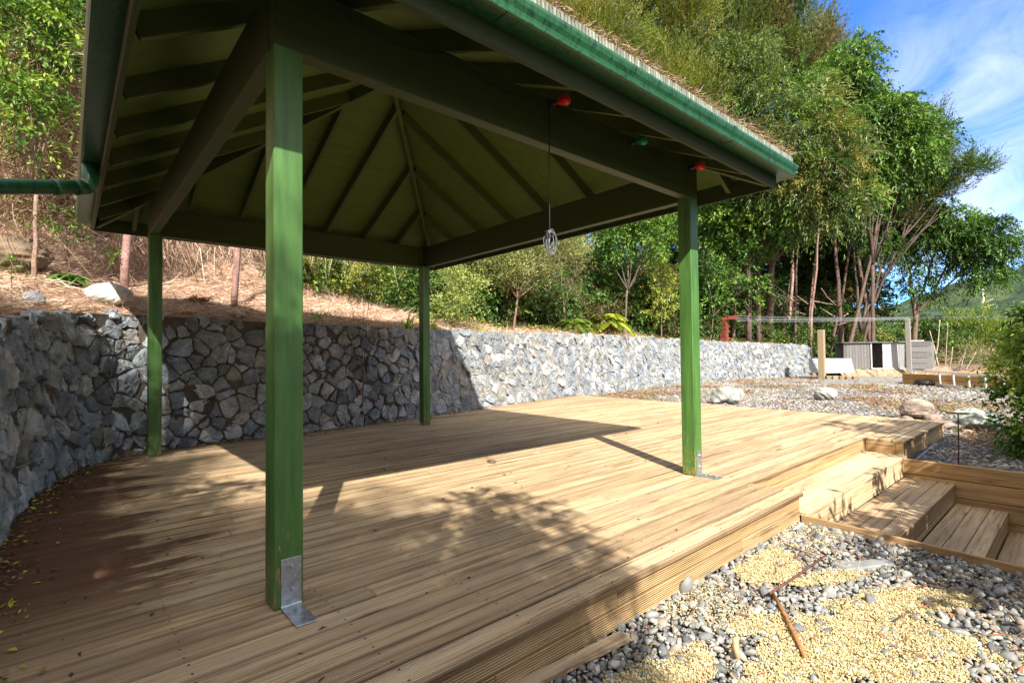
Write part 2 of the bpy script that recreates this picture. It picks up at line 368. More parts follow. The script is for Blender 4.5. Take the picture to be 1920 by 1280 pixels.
def m_bulb(n, c):
    m, N, L, b = new_mat(n); b.inputs['Base Color'].default_value = (*c, 1); b.inputs['Roughness'].default_value = .18
    b.inputs['Subsurface Weight'].default_value = .25; b.inputs['Subsurface Radius'].default_value = (.02, .01, .01); b.inputs['Subsurface Scale'].default_value = .5
    return m
M_BR = m_bulb('red_glass', (.75, .03, .01)); M_BG = m_bulb('green_glass', (.01, .22, .07))

# ------------------------------------------------------------ wall line and terrain
PW = [(-1.50, -9.), (-1.32, -4.), (-1.2, 0.), (-1.10, 2.28), (-.98, 3.5), (-.72, 4.6), (-.12, 5.52), (.7, 5.62), (2.08, 5.68), (4.2, 6.0), (6.23, 6.43), (9.2, 7.1), (12.16, 7.75), (16, 8.25), (19.66, 8.45), (24, 8.0), (27.5, 6.85)]
TOPS = [1.30, 1.30, 1.36, 1.42, 1.58, 1.72, 1.79, 1.78, 1.74, 1.73, 1.74, 1.76, 1.79, 1.77, 1.74, 1.64, 1.50]
def catmull(P, T, n=10):
    P = [np.array(p) for p in P]; out = []; to = []
    for i in range(len(P)-1):
        p0 = P[max(i-1, 0)]; p1 = P[i]; p2 = P[i+1]; p3 = P[min(i+2, len(P)-1)]
        for k in range(n):
            t = k/n
            out.append(.5*((2*p1)+(-p0+p2)*t+(2*p0-5*p1+4*p2-p3)*t*t+(-p0+3*p1-3*p2+p3)*t**3)); to.append(T[i]*(1-t)+T[i+1]*t)
    out.append(P[-1]); to.append(T[-1]); return np.array(out), np.array(to)
WP, WT = catmull(PW, TOPS)
seg = np.diff(WP, axis=0); WS = np.concatenate([[0], np.cumsum(np.hypot(seg[:, 0], seg[:, 1]))])
def wall_at(s):
    x = np.interp(s, WS, WP[:, 0]); y = np.interp(s, WS, WP[:, 1]); t = np.interp(s, WS, WT)
    e = .15
    tx = np.interp(s+e, WS, WP[:, 0])-np.interp(s-e, WS, WP[:, 0]); ty = np.interp(s+e, WS, WP[:, 1])-np.interp(s-e, WS, WP[:, 1])
    l = np.hypot(tx, ty)+1e-9
    return x, y, t, ty/l, -tx/l          # normal towards the deck
BK = np.concatenate([WP, np.array([(29.5, 7.0), (31.3, 6.2), (32.8, 3.4), (34.5, 1.8), (44, -3), (60, -12)])])
BT = np.concatenate([WT, np.array([.35, .3, .28, .3, .2, .1])])
def wall_dist(x, y):
    """signed distance behind the wall line (positive = uphill side) and the wall top there"""
    best = np.full(x.shape, 1e9); sg = np.zeros(x.shape); tt = np.zeros(x.shape)
    for i in range(len(BK)-1):
        a = BK[i]; b = BK[i+1]; d = b-a; l2 = d@d
        t = np.clip(((x-a[0])*d[0]+(y-a[1])*d[1])/l2, 0, 1)
        qx = a[0]+t*d[0]; qy = a[1]+t*d[1]; ds = np.hypot(x-qx, y-qy)
        cr = d[0]*(y-a[1])-d[1]*(x-a[0])
        m = ds < best-1e-9; best = np.where(m, ds, best); sg = np.where(m, np.sign(cr), sg); tt = np.where(m, BT[i]*(1-t)+BT[i+1]*t, tt)
    return best*sg, tt
def vnoise(x, y, s, seed=0):
    xi = x/s; yi = y/s; x0 = np.floor(xi); y0 = np.floor(yi); fx = xi-x0; fy = yi-y0
    fx = fx*fx*(3-2*fx); fy = fy*fy*(3-2*fy)
    h = lambda a, b: (np.sin(a*127.1+b*311.7+seed*74.7)*43758.5453) % 1.0
    return (h(x0, y0)*(1-fx)+h(x0+1, y0)*fx)*(1-fy)+(h(x0, y0+1)*(1-fx)+h(x0+1, y0+1)*fx)*fy
def H(x, y):
    x = np.asarray(x, float); y = np.asarray(y, float)
    d, t = wall_dist(x, y)
    k = np.interp(x, [-3, 0, 5, 10, 30], [.42, .36, .24, .15, .08])
    k2 = np.interp(x, [-2, 2, 6, 20, 30, 34], [.8, .62, .5, .42, .15, .0])
    dd = np.clip(d-.25, 0, None)
    up = t-.03+k*np.minimum(dd, 3.2)+k2*np.clip(dd-3.2, 0, 14)*1.0
    up = up+(vnoise(x, y, .9, 1)-.5)*.16*np.clip(dd/.6, 0, 1)+(vnoise(x, y, .3, 2)-.5)*.05*np.clip(dd/.4, 0, 1)
    low = np.where((y < -.6) & (x < 7.4), -.27, -.11)
    low = np.where((x >= 7.4) & (x < 10.2) & (y < -.7), -.26, low)
    low = np.where((x > 10.2), -.11-.15*np.clip((-.2-y)/1., 0, 1)*np.clip((12.5-x)/1.5, 0, 1), low)
    low = np.where((x < 10.28) & (y > -.86) & (d < -.02), -.30, low)
    pit = (x > 3.97) & (x < 7.42) & (y < -.86); low = np.where(pit, -1.25, low)
    f = np.clip((d-.10)/.14, 0, 1)
    z = low*(1-f)+up*f
    r = np.hypot(x, y); z = np.where(r > 75, np.interp(r, [75, 160, 5000], [0, 1, 1])*-3+z*np.interp(r, [75, 160], [1, 0]), z)
    return z
gx = np.unique(np.concatenate([[-3000, -900, -300, -120, -60, -30, -16, -10, -7, -5, -4, -3.4], np.arange(-3, 8.6, .1), [3.96, 3.985, 7.41, 7.43], np.arange(8.6, 34, .3), np.arange(34, 76, 2), [90, 120, 180, 300, 900, 3000]]).round(4))
gy = np.unique(np.concatenate([[-3000, -900, -300, -120, -60, -30, -16, -11, -8, -6, -5, -4], np.arange(-3.4, 9.6, .1), [-.87, -.85], np.arange(9.6, 30, .4), [34, 40, 50, 64, 90, 130, 200, 400, 1000, 3000]]).round(4))
X_, Y_ = np.meshgrid(gx, gy); Z_ = H(X_, Y_)
nx = len(gx); ii = np.arange(len(gy)-1)[:, None]*nx+np.arange(nx-1)[None]
Fq = np.stack([ii, ii+1, ii+1+nx, ii+nx], -1).reshape(-1, 4)
Dg, _t = wall_dist(X_, Y_)
rdl = np.array([.40, .25, .17]); gvl = np.array([.17, .16, .15]); grs = np.array([.10, .12, .045])
vn = vnoise(X_, Y_, 1.3, 5)[..., None]
cg = np.where((Dg > .05)[..., None], rdl*(.75+.5*vn), gvl*(.85+.3*vn))
mixg = (np.clip((X_-6)/5, 0, 1)*(Dg > 1.0)*.6)[..., None]; cg = cg*(1-mixg)+grs*mixg
farm = (np.hypot(X_, Y_) > 40)[..., None]; cg = np.where(farm, grs*.8, cg)
M_GROUND = m_var('soil_and_gravel', .95, 14, .45, 1.5, 1., .05, 45, detail=10)
go = link('ground', raw_mesh('ground', np.stack([X_, Y_, Z_], -1).reshape(-1, 3), Fq, cg.reshape(-1, 3), M_GROUND, True))
tag(go, 'gravel yard and reddish soil bank running up behind the stone wall', 'ground', kind='structure')

# ------------------------------------------------------------ stone wall
wall = empty('stone_wall', (2., 5.7, -.1), 'long curving retaining wall of angular grey stones holding the bank behind the deck', 'wall')
def build_wall():
    SL = WS[-1]; s0 = 4.
    n = 3400; pts = []
    cell = {}
    mind = .25
    for _ in range(60000):
        s = random.uniform(s0, SL); h = random.uniform(-.35, 2.0)
        md = mind*random.choice((.55, .7, .9, 1.05, 1.25, 1.4)) * (1.0 if s < 22 else .95)
        k = (int(s/.4), int(h/.4)); ok = True
        for a in (-1, 0, 1):
            for b in (-1, 0, 1):
                for q in cell.get((k[0]+a, k[1]+b), ()):
                    if math.hypot((q[0]-s)*1.0, (q[1]-h)*.92) < md: ok = False; break
                if not ok: break
            if not ok: break
        if ok: cell.setdefault(k, []).append((s, h)); pts.append((s, h))
    pts = np.array(pts)
    WGT = np.random.default_rng(3).uniform(.0, .030, len(pts))
    V = []; F3 = []; F4 = []; C = []; nv = 0
    pal = np.array([(.26, .28, .30), (.32, .33, .345), (.22, .24, .26), (.36, .36, .355), (.29, .31, .30), (.28, .28, .25), (.31, .29, .26), (.39, .39, .385), (.21, .23, .24), (.27, .30, .32)])
    for i, (s, h) in enumerate(pts):
        dd = np.hypot(pts[:, 0]-s, pts[:, 1]-h); nb = np.argsort(dd)[1:14]
        poly = [(s-.4, h-.4), (s+.4, h-.4), (s+.4, h+.4), (s-.4, h+.4)]
        for j in nb:
            q = pts[j]; nx_, ny_ = q[0]-s, q[1]-h; tt_ = .5+(WGT[i]-WGT[j])/(2*max(nx_*nx_+ny_*ny_, .02)); tt_ = min(.8, max(.2, tt_)); mx_, my_ = s+nx_*tt_, h+ny_*tt_
            new = []
            for a in range(len(poly)):
                p1 = poly[a]; p2 = poly[(a+1) % len(poly)]
                d1 = (p1[0]-mx_)*nx_+(p1[1]-my_)*ny_; d2 = (p2[0]-mx_)*nx_+(p2[1]-my_)*ny_
                if d1 <= 0: new.append(p1)
                if d1*d2 < 0: t = d1/(d1-d2); new.append((p1[0]+(p2[0]-p1[0])*t, p1[1]+(p2[1]-p1[1])*t))
            poly = new
            if len(poly) < 3: break
        if len(poly) < 3: continue
        poly = np.array(poly); c = poly.mean(0)
        xw, yw, tw, nxw, nyw = wall_at(np.array([c[0]]))
        topz = tw[0]
        if c[1] > topz-.02 or c[1] < -.4: continue
        poly[:, 1] = np.minimum(poly[:, 1], topz+random.uniform(-.02, .05))
        # densify edges and jitter
        q = []
        for a in range(len(poly)):
            p1 = poly[a]; p2 = poly[(a+1) % len(poly)]
            l = np.hypot(*(p2-p1))
            if l < .015: continue
            q.append(p1)
            if l > .10: q.append((p1+p2)/2+np.random.default_rng(i*17+a).normal(0, .007, 2))
        q = np.array(q); m = len(q)
        if m < 4: continue
        gq = np.random.default_rng(i+991); q2 = []
        for a in range(m):
            p0, p1, p2 = q[a-1], q[a], q[(a+1) % m]; cutf = gq.uniform(.06, .34)
            q2 += [p1+(p0-p1)*cutf, p1+(p2-p1)*cutf]
        q = np.array(q2)+gq.normal(0, .004, (len(q2), 2)); m = len(q)
        gap = random.uniform(.0, .006) if c[0] > 19.5 else random.uniform(.004, .02)
        r = np.hypot(*(q-c).T); sc = np.clip(1-gap/np.maximum(r, .03), .3, 1)[:, None]
        prot = random.uniform(.018, .062) if c[0] < 19.5 else random.uniform(.012, .036); tx, ty = random.gauss(0, .2), random.gauss(0, .2)
        rings = []
        g = np.random.default_rng(i)
        for (k, dep) in ((1.0, -.05), (1.0, prot*.5), (.93, prot*.95), (.55, prot*1.1)):
            pp = c+(q-c)*sc*k
            if k < 1: pp = pp+g.normal(0, .009, pp.shape)
            dz = dep+((pp[:, 0]-c[0])*tx+(pp[:, 1]-c[1])*ty)*(1 if dep > 0 else 0)+(g.normal(0, .007, m) if dep > 0 else 0)
            rings.append((pp, np.maximum(dz, -.05)))
        rings.append((c[None]+g.normal(0, .01, (1, 2)), np.array([prot*1.2])))
        col = pal[g.integers(len(pal))]*(g.uniform(.8, 1.45) if c[0] < 19 else g.uniform(.95, 1.32))*np.interp(c[0], [17, 19.5], [.95, .84])*(np.array([.98, 1.0, 1.0]) if c[0] < 17 else np.array([1.04, 1.05, 1.06]))  # sun and shade are tuned into the stone colour along the wall
        vs_ = []
        for pp, dz in rings:
            x, y, t, nx2, ny2 = wall_at(pp[:, 0]); bat = -.07*np.clip(pp[:, 1], -.3, 2)
            vs_.append(np.stack([x+nx2*(dz+bat), y+ny2*(dz+bat), pp[:, 1]], 1))
        v = np.concatenate(vs_); V.append(v); cc = np.tile(col, (len(v), 1))*g.uniform(.93, 1.07, (len(v), 1)); C.append(cc)
        for k in range(3):
            for a in range(m):
                F4.append((nv+k*m+a, nv+k*m+(a+1) % m, nv+(k+1)*m+(a+1) % m, nv+(k+1)*m+a))
        for a in range(m): F3.append((nv+3*m+a, nv+3*m+(a+1) % m, nv+4*m))
        nv += len(v)
    V = np.concatenate(V)-np.array([2., 5.7, -.1])
    o = link('stonework', raw_mesh('stonework', V, [np.array(F3), np.array(F4)], np.concatenate(C), M_STONE), wall)
    # mortar body
    ss = np.arange(s0, SL+.01, .2); hs = np.array([-.5, 0, .5, 1., 1.5, 2.]); rows = []
    x, y, t, nx2, ny2 = wall_at(ss)
    for k, hf in enumerate(np.linspace(0, 1, 7)):
        h = -.5+(t-.03+.5)*hf; dep = -.07*np.clip(h, -.3, 2)+.006*np.sin(ss*9+k*2)+.008
        rows.append(np.stack([x+nx2*dep, y+ny2*dep, h], 1))
    for back in (-.34, -.36):
        h = t-.035 if back == -.34 else t*0-.5
        rows.append(np.stack([x+nx2*back, y+ny2*back, h], 1))
    V = np.concatenate(rows); n_ = len(ss); F = []
    for k in range(len(rows)-1):
        for a in range(n_-1): F.append((k*n_+a, k*n_+a+1, (k+1)*n_+a+1, (k+1)*n_+a))
    caps = [tuple(k*n_+(n_-1) for k in range(len(rows)))[::-1]]
    V = V-np.array([2., 5.7, -.1])
    mc_ = np.where((ss > 19)[:, None], np.array([.25, .24, .225]), np.array([.105, .088, .07])); mc_ = np.tile(mc_, (len(rows), 1))  # mortar painted pale along the sunlit stretch and dark along the shaded one
    link('mortar', raw_mesh('mortar', V, [np.array(F), np.array(caps)], mc_, M_MORTAR), wall)
build_wall()

# ------------------------------------------------------------ deck
DY0, DX1, RX0, RX1, XR = -.90, 3.98, 3.98, 7.55, 10.30
deck = empty('timber_deck', (3., 2., -.25), 'large pale pine deck of grooved boards with a dark damp stain at its left end', 'deck')
def board(mb, x0, x1, y0, y1, z0, z1):
    c = (random.random(), random.random(), random.random())
    mb.box((x0, y0, z0), (x1, y1, z1), c, bev=.004)
mb = MB(); pitch = .1455
nrow = 56
def wall_x_left(y):   # where the deck stops on the left
    i = np.searchsorted(WP[:60, 1], y); return float(np.interp(y, [-9, -4, 0, 2.28, 3.5, 4.6, 5.35], [-1.5, -1.32, -1.2, -1.1, -.98, -.72, -.2]))
def wall_y_back(x): return float(np.interp(x, [-.4, -.1, .7, 2.08, 4.2, 6.23, 9.2, 10.4], [5.2, 5.5, 5.6, 5.66, 5.98, 6.4, 7.08, 7.35]))
for r in range(nrow):
    y0 = DY0+r*pitch; y1 = y0+.140
    if r == 0: y0 -= .012
    yc = (y0+y1)/2
    xl = wall_x_left(yc)+.03 if yc < 5.35 else float(np.interp(yc, [5.35, 5.6, 5.7, 6.0, 6.43, 7.1, 7.4], [-.3, .5, 2.1, 4.3, 6.3, 9.3, 10.3]))+.05
    if xl > XR-.2: continue
    spans = [(xl, XR)]
    if yc < -.47: spans = [(xl, DX1), (RX1, XR)]
    for (a, b) in spans:
        x = a; first = True
        while x < b-.01:
            ln = random.uniform(1.2, 4.8) if first else random.choice((3.6, 4.2, 4.8, 5.4)); first = False
            e = min(b, x+ln)
            if b-e < .5: e = b
            board(mb, x+.0015, e-.0015, y0, y1, -.032+random.uniform(-.0012, 0), random.uniform(-.0015, .0012)); x = e
mb.build('deck_boards', M_DECK, deck, (3., 2., -.25))
mb = MB()
for (a, b) in ((-1.15, 1.45), (1.453, DX1-.02)):
    board(mb, a, b, -.885, -.862, -.136, -.037)
for (a, b) in ((-1.15, .62), (.623, 2.9), (2.903, DX1-.02)):
    board(mb, a, b, -.885, -.862, -.246, -.141)
board(mb, DX1-.004, RX1, -.462, -.440, -.120, -.034); board(mb, DX1-.004, RX1, -.462, -.440, -.215, -.124)
for z0, z1 in ((-.118, -.036), (-.262, -.122)):
    board(mb, RX1+.026, 9.0, -.885, -.862, z0, z1); board(mb, 9.003, XR-.02, -.885, -.862, z0, z1)
mb.build('front_fascia', M_PINEF, deck, (3., 2., -.25))
def boardc(mb, a, b, bev=.004):
    mb.box(a, b, (random.random(), random.random(), random.random()), bev=bev)
for a, b in (((DX1-.022, -.86, -.246), (DX1-.001, -.464, -.036)), ((RX1+.002, -.8, -.19), (RX1+.024, -.463, -.036)), ((RX1+.0, -.885, -.262), (RX1+.025, -.803, -.034)), ((XR-.022, -.86, -.25), (XR-.001, 7.1, -.036))):
    mb = MB(); boardc(mb, a, b); mb.build('side_fascia', M_PINEY, deck, (3., 2., -.25))
mb = MB()
for xj in np.arange(-1., 10.3, .6):
    for r in range(nrow):
        for dy in (.03, .11):
            x, y = xj+.022+random.uniform(-.006, .006), DY0+r*pitch+dy+random.uniform(-.004, .004)
            if (3.9 < x < 7.6 and y < -.46) or y > wall_y_back(x)-.1 or x < wall_x_left(y)+.05 or (y > 5.2 and x < .3): continue
            mb.add([(x+.0055*math.cos(t), y+.0055*math.sin(t), .0022) for t in np.linspace(0, 5.24, 6)], [(0, 1, 2, 3, 4, 5)], (.08, .06, .05))
so_ = mb.build('screw_heads', M_RAWWOOD, deck, (3., 2., -.25)); so_['kind'] = 'stuff'
# nosing shadow: bearers beneath the boards
mb = MB()
for x in np.arange(-1., 10.3, .6): mb.box((x, -.85, -.2), (x+.045, 5.2 if x < 5 else 6.2, -.04), (.3, .2, .4)) if not (3.9 < x < 7.6) else mb.box((x, -.42, -.2), (x+.045, 5.2 if x < 5 else 6.2, -.04), (.3, .2, .4))
mb.build('joists', M_PINEY, deck, (3., 2., -.25))

# ------------------------------------------------------------ steps in the notch
steps = empty('timber_steps', (5.6, -1.3, -.9), 'flight of four pine steps dropping down from the notch in the deck', 'steps')
SX0, SX1 = 4.01, 7.38
def tread(z, y1, y0, x1=SX1, nb=3):
    mb = MB(); wdt = (y1-y0)/nb
    for k in range(nb):
        boardc(mb, (SX0, y0+k*wdt+.003, z-.032), (x1, y0+(k+1)*wdt-.003, z))
    mb.build('tread', M_TREAD if z < -.3 else M_PINE, steps, (5.6, -1.3, -.9))
def riser(y, z0, z1, x1=SX1):
    mb = MB(); zm = z0+(z1-z0)*.28
    boardc(mb, (SX0, y-.011, z0), (x1, y+.011, zm-.002)); boardc(mb, (SX0, y-.011, zm+.002), (x1, y+.011, z1))
    mb.build('riser', M_PINE, steps, (5.6, -1.3, -.9))
tread(-.18, -.465, -.925, 7.52); riser(-.905, -.43, -.214, 7.37)
tread(-.43, -.92, -1.42); riser(-1.40, -.665, -.464)
tread(-.665, -1.415, -1.88); riser(-1.86, -.885, -.699)
tread(-.885, -1.875, -2.8)
mb = MB(); mb.box((4.0, -.86, -.26), (7.5, -.48, -.216), (.4, .3, .6)); mb.build('step_frame', M_PINEY, steps, (5.6, -1.3, -.9))
sr = MB()
sr.bar((3.985, -.89, -.235), (3.80, -3.6, -.245), .022, .085, col=(.6, .5, .3), bev=.003)
sr.build('edge_rail', M_PINEY, steps, (5.6, -1.3, -.9))
sr = MB(); sr.bar((3.965, -.90, -.50), (3.785, -3.6, -.51), .03, .50); sr.build('edge_board', m_simple('mossy_board', (.16, .13, .085), .9, 0, .5, 18, .6), steps, (5.6, -1.3, -.9))
for (x, y) in ((3.93, -1.42),):
    mb = MB(); mb.box((x-.06, y-.025, -.30), (x-.01, y+.025, -.215), (.3, .8, .1), bev=.003); mb.build('stake', M_PINE, steps, (5.6, -1.3, -.9))
rw = empty('timber_retaining_wall', (7.41, -2., -.9), 'stack of wide horizontal pine boards holding the shaded gravel to the right of the steps', 'wall')
mb = MB()
for z0, z1 in ((-.385, -.200), (-.590, -.392), (-.80, -.597), (-1.0, -.807)):
    boardc(mb, (7.385, -5.2, z0), (7.43, -.887, z1), .006)
mb.build('boards', M_PINEY, rw, (7.41, -2., -.9))
mb = MB()
for y in (-1.6, -2.9, -4.2): mb.box((7.432, y, -1.1), (7.52, y+.09, -.26), (.5, .4, .2), bev=.004)
mb.build('post', M_PINEY, rw, (7.41, -2., -.9))

# ------------------------------------------------------------ pavilion
PWD, PLN, PH, PT = 3.977, 5.118, 2.708, .1377
G0 = (1.99, 2.56, 0.)
pav = empty('pavilion', G0, 'open green pavilion with four square posts, exposed rafters and a green gutter', 'pavilion')
mid = np.array([PWD/2, PLN/2])
for k, (x, y) in enumerate(((PT/2, PT/2), (PWD-PT/2, PT/2), (PT/2, PLN-PT/2), (PWD-PT/2, PLN-PT/2))):
    mb = MB(); mb.box((x-PT/2, y-PT/2, .001), (x+PT/2, y+PT/2, PH+.02), bev=.006)
    po = mb.build('post', M_GREEN, pav, G0)
    if k in (0, 1, 3):
        br = MB(); t = .006
        if k == 3:
            M = Matrix.Translation((x-PT/2, y, 0))@Matrix.Rotation(-math.pi/2, 4, 'Z')
        else:
            M = Matrix.Translation((x+.01, 0 if k == 0 else 0, 0))
        hh, ll, ww = (.235, .22, .095) if k != 3 else (.05, .10, .08)
        br.box((-ww/2, -t, .004), (ww/2, -.0005, hh), M=M, bev=.0015); br.box((-ww/2, -ll, .002), (ww/2, -t-.0002, .002+t), M=M, bev=.0015)
        # bend
        vv = []
        for a in range(5):
            tt = a/4*math.pi/2; vv.append((-t-.012*(1-math.sin(tt)), t+.002+.012*(1-math.cos(tt))))
        vv.append((-t, t+.002))
        v = [(sx*ww/2, p[0], p[1]) for sx in (-1, 1) for p in vv]; v = np.array(v)@np.array(M.to_3x3()).T+np.array(M.translation)
        br.add(v, [tuple(range(6)), tuple(range(6, 12))[::-1]]+[(a, a+6, (a+1) % 6+6, (a+1) % 6) for a in range(6)])
        bo = br.build('bracket', M_GALV, po, G0)
        if k == 3: bo['label'] = 'small flat steel foot plate'
        for (by, bz, up) in ((0, hh*.82, 0), (0, hh*.36, 0), (-ll*.3, 0, 1), (-ll*.78, 0, 1)):
            if k == 3: continue
            bm = MB()
            if up:
                p = M@Vector((0, by, t+.002)); bm.tube([p, p+Vector((0, 0, .007))], .011, 6); bm.tube([p+Vector((0, 0, .007)), p+Vector((0, 0, .012))], .006, 8)
            else:
                p = M@Vector((.004, -t, bz)); bm.tube([p, p+Vector((0, -.008, 0))], .011, 6); bm.tube([p+Vector((0, -.008, 0)), p+Vector((0, -.02, 0))], .006, 8)
            bm.build('bolt', M_GALV, bo, G0)
BT_ = .345; bw = .09
def beam(a, b):
    mb = MB(); mb.box(a, b, bev=.004); return mb.build('beam', M_GREENB, pav, G0)
b1 = beam((-.0, -.003, PH), (PWD, bw-.003, PH+BT_)); b2 = beam((.0, PLN-bw, PH), (PWD, PLN+.003, PH+BT_))
beam((-.003, bw+.001, PH), (bw-.003, PLN-bw-.001, PH+BT_)); beam((PWD-bw, bw+.001, PH), (PWD+.003, PLN-bw-.001, PH+BT_))
# roof geometry: the underside of the rafters
ex, ey, ze, za = .53, .55, 2.82, 4.28
apex = np.array([1.99, 2.56, za])
def under(x, y):
    zx = ze+(za-ze)*min(x+ex, PWD+ex-x)/(apex[0]+ex); zy = ze+(za-ze)*min(y+ey, PLN+ey-y)/(apex[1]+ey)
    return min(zx, zy)
rd = .14
cnr = [(-ex, -ey), (PWD+ex, -ey), (PWD+ex, PLN+ey), (-ex, PLN+ey)]
for (x, y) in cnr:
    mb = MB(); k = .985
    d = np.array([x, y])-apex[:2]; p = apex[:2]+d*.985; q = apex[:2]+d*.02
    mb.bar((p[0], p[1], ze+.02+rd/2-.012), (q[0], q[1], za-.02+rd/2-.012), .045, rd+.02, bev=.003); mb.build('hip_rafter', M_GREENK, pav, G0)
def rafter(x, y, ax):
    """common/jack rafter from the eave point in to the hip, running along axis ax"""
    mb = MB(); d = apex[:2]
    if ax == 0:
        s = 1 if x < d[0] else -1; f = abs(y-d[1])/((d[1]+ey) if y < d[1] else (PLN+ey-d[1])); xe = d[0]-s*(d[0]+ex)*f-s*.03
        a = (x, y); b = (xe, y)
    else:
        s = 1 if y < d[1] else -1; f = abs(x-d[0])/((d[0]+ex) if x < d[0] else (PWD+ex-d[0])); ye = d[1]-s*(d[1]+ey)*f-s*.03
        a = (x, y); b = (x, ye)
    n = 1; za_ = under(*a); zb = under(*b)
    mb.bar((a[0], a[1], za_+rd/2), (b[0], b[1], zb+rd/2), .045, rd, bev=.003)
    mb.build('rafter', M_GREENK, pav, G0)
for y in (-.1, .65, 1.47, 2.22, 2.95, 3.68, 4.45, 5.2):
    rafter(-ex+.03, y, 0); rafter(PWD+ex-.03, y, 0)
for x in (-.1, .45, 1.05, 1.64, 2.23, 2.86, 3.45, 4.05):
    rafter(x, -ey+.03, 1); rafter(x, PLN+ey-.03, 1)
# lining (sheet above the rafters)
mb = MB(); z1 = ze+rd-.006; zt = za+rd-.006
for i in range(4):
    a = cnr[i]; b = cnr[(i+1) % 4]
    v = [(a[0], a[1], z1), (b[0], b[1], z1), (apex[0], apex[1], zt), (a[0], a[1], z1+.018), (b[0], b[1], z1+.018), (apex[0], apex[1], zt+.018)]
    mb.add(v, [(0, 2, 1), (3, 4, 5), (0, 1, 4, 3)])
mb.build('roof_lining', M_GREENC, pav, G0)
# fascia
mb = MB(); fz0, fz1 = 2.80, 3.0; ft = .03
mb.box((-ex, -ey, fz0), (PWD+ex, -ey+ft, fz1), bev=.003); mb.box((-ex, PLN+ey-ft, fz0), (PWD+ex, PLN+ey, fz1), bev=.003)
mb.box((-ex, -ey+ft+.001, fz0), (-ex+ft, PLN+ey-ft-.001, fz1), bev=.003); mb.box((PWD+ex-ft, -ey+ft+.001, fz0), (PWD+ex, PLN+ey-ft-.001, fz1), bev=.003)
mb.build('fascia', M_FASC, pav, G0)
# gutter: quad profile swept round the rectangle (offset outward o, height z)
prof = [(.0015, 2.99), (.0015, 2.905), (.12, 2.895), (.137, 2.897), (.14, 2.905), (.128, 2.913), (.122, 2.925), (.128, 2.945), (.142, 2.97), (.150, 2.995), (.150, 3.012), (.143, 3.018), (.134, 3.012), (.134, 3.000), (.118, 2.95), (.112, 2.915), (.006, 2.915), (.006, 2.99)]
V = []; F = []; m = len(prof)
for (x, y) in cnr:
    sx = -1 if x < 0 else 1; sy = -1 if y < 0 else 1
    for (o, z) in prof: V.append((x+sx*o, y+sy*o, z+.008))
for i in range(4):
    j = (i+1) % 4
    for k in range(m): F.append((i*m+k, j*m+k, j*m+(k+1) % m, i*m+(k+1) % m))
mb = MB(); mb.add(V, F); gut = mb.build('gutter', M_GUT, pav, G0)
for xj in (.9, 3.3):
    mb = MB(); v = [(x, -ey-.001-(o+.0025 if o > .01 else o), z+.008+(.0025 if z > 2.95 else -.0025)) for x in (xj, xj+.05) for (o, z) in prof[:12]]
    mb.add(v, [(k, k+1, k+13, k+12) for k in range(11)]); jo = mb.build('gutter_joiner', M_GUT, pav, G0); jo.modifiers.new('s', 'SOLIDIFY').thickness = .002
# roof covering: pyramid slab with ragged shingle edge
oe = .115
rc = [(x+(-oe if x < 0 else oe), y+(-oe if y < 0 else oe)) for (x, y) in cnr]
zr0 = 3.085; zr1 = zt+.10
mb = MB()
for i in range(4):
    a = rc[i]; b = rc[(i+1) % 4]
    for lay in range(14):
        f0 = lay/14; f1 = (lay+1.25)/14 if lay < 13 else 1.
        A = np.array([*a, zr0]); B = np.array([*b, zr0]); P = np.array([apex[0], apex[1], zr1])
        lift = np.array([0, 0, .016])
        n = max(2, int(np.linalg.norm(B-A)*(1-f0)/.11))
        for k in range(n):
            u0, u1 = k/n+.0008, (k+1)/n-.0015
            q0 = (A+(B-A)*u0); q1 = (A+(B-A)*u1)
            jit = random.uniform(-.012, .012)*.01
            p = [q0+(P-q0)*(f0+jit)+lift, q1+(P-q1)*(f0+jit)+lift, q1+(P-q1)*f1, q0+(P-q0)*f1]
            p2 = [v_-np.array([0, 0, .014]) for v_ in p]
            g = random.uniform(.7, 1.3); col = np.array([.16, .12, .095])*g
            mb.add(p+p2, [(0, 1, 2, 3), (7, 6, 5, 4), (0, 4, 5, 1), (1, 5, 6, 2), (3, 2, 6, 7), (0, 3, 7, 4)], col)
mb.build('roof_shingles', m_var('shingle', .9, 18, .6, 1.3, .5, .006, 60), pav, G0)
mb = MB()   # ribbed pale drip edge under the shingles
for i in range(4):
    a = np.array([*rc[i], 0]); b = np.array([*rc[(i+1) % 4], 0]); ln = np.linalg.norm(b-a); n = int(ln/.03); d = (b-a)/ln; nrm = np.array([d[1], -d[0], 0])
    for k in range(n):
        p = a+d*(k*.03+.004); q = p+d*.021; z0 = zr0-.062+random.uniform(-.008, .004); z1_ = zr0+.012
        g = random.uniform(.6, 1.15); c = np.array([.30, .32, .25])*g
        v = [p+nrm*.002, q+nrm*.002, q-nrm*.02, p-nrm*.02]
        mb.add([(*x[:2], z0) for x in v]+[(*x[:2], z1_) for x in v], [(0, 3, 2, 1), (4, 5, 6, 7), (0, 1, 5, 4), (1, 2, 6, 5), (2, 3, 7, 6), (3, 0, 4, 7)], c)
mb.build('drip_edge', m_var('drip_edge', .8, 20, .7, 1.2, .2, .003), pav, G0)
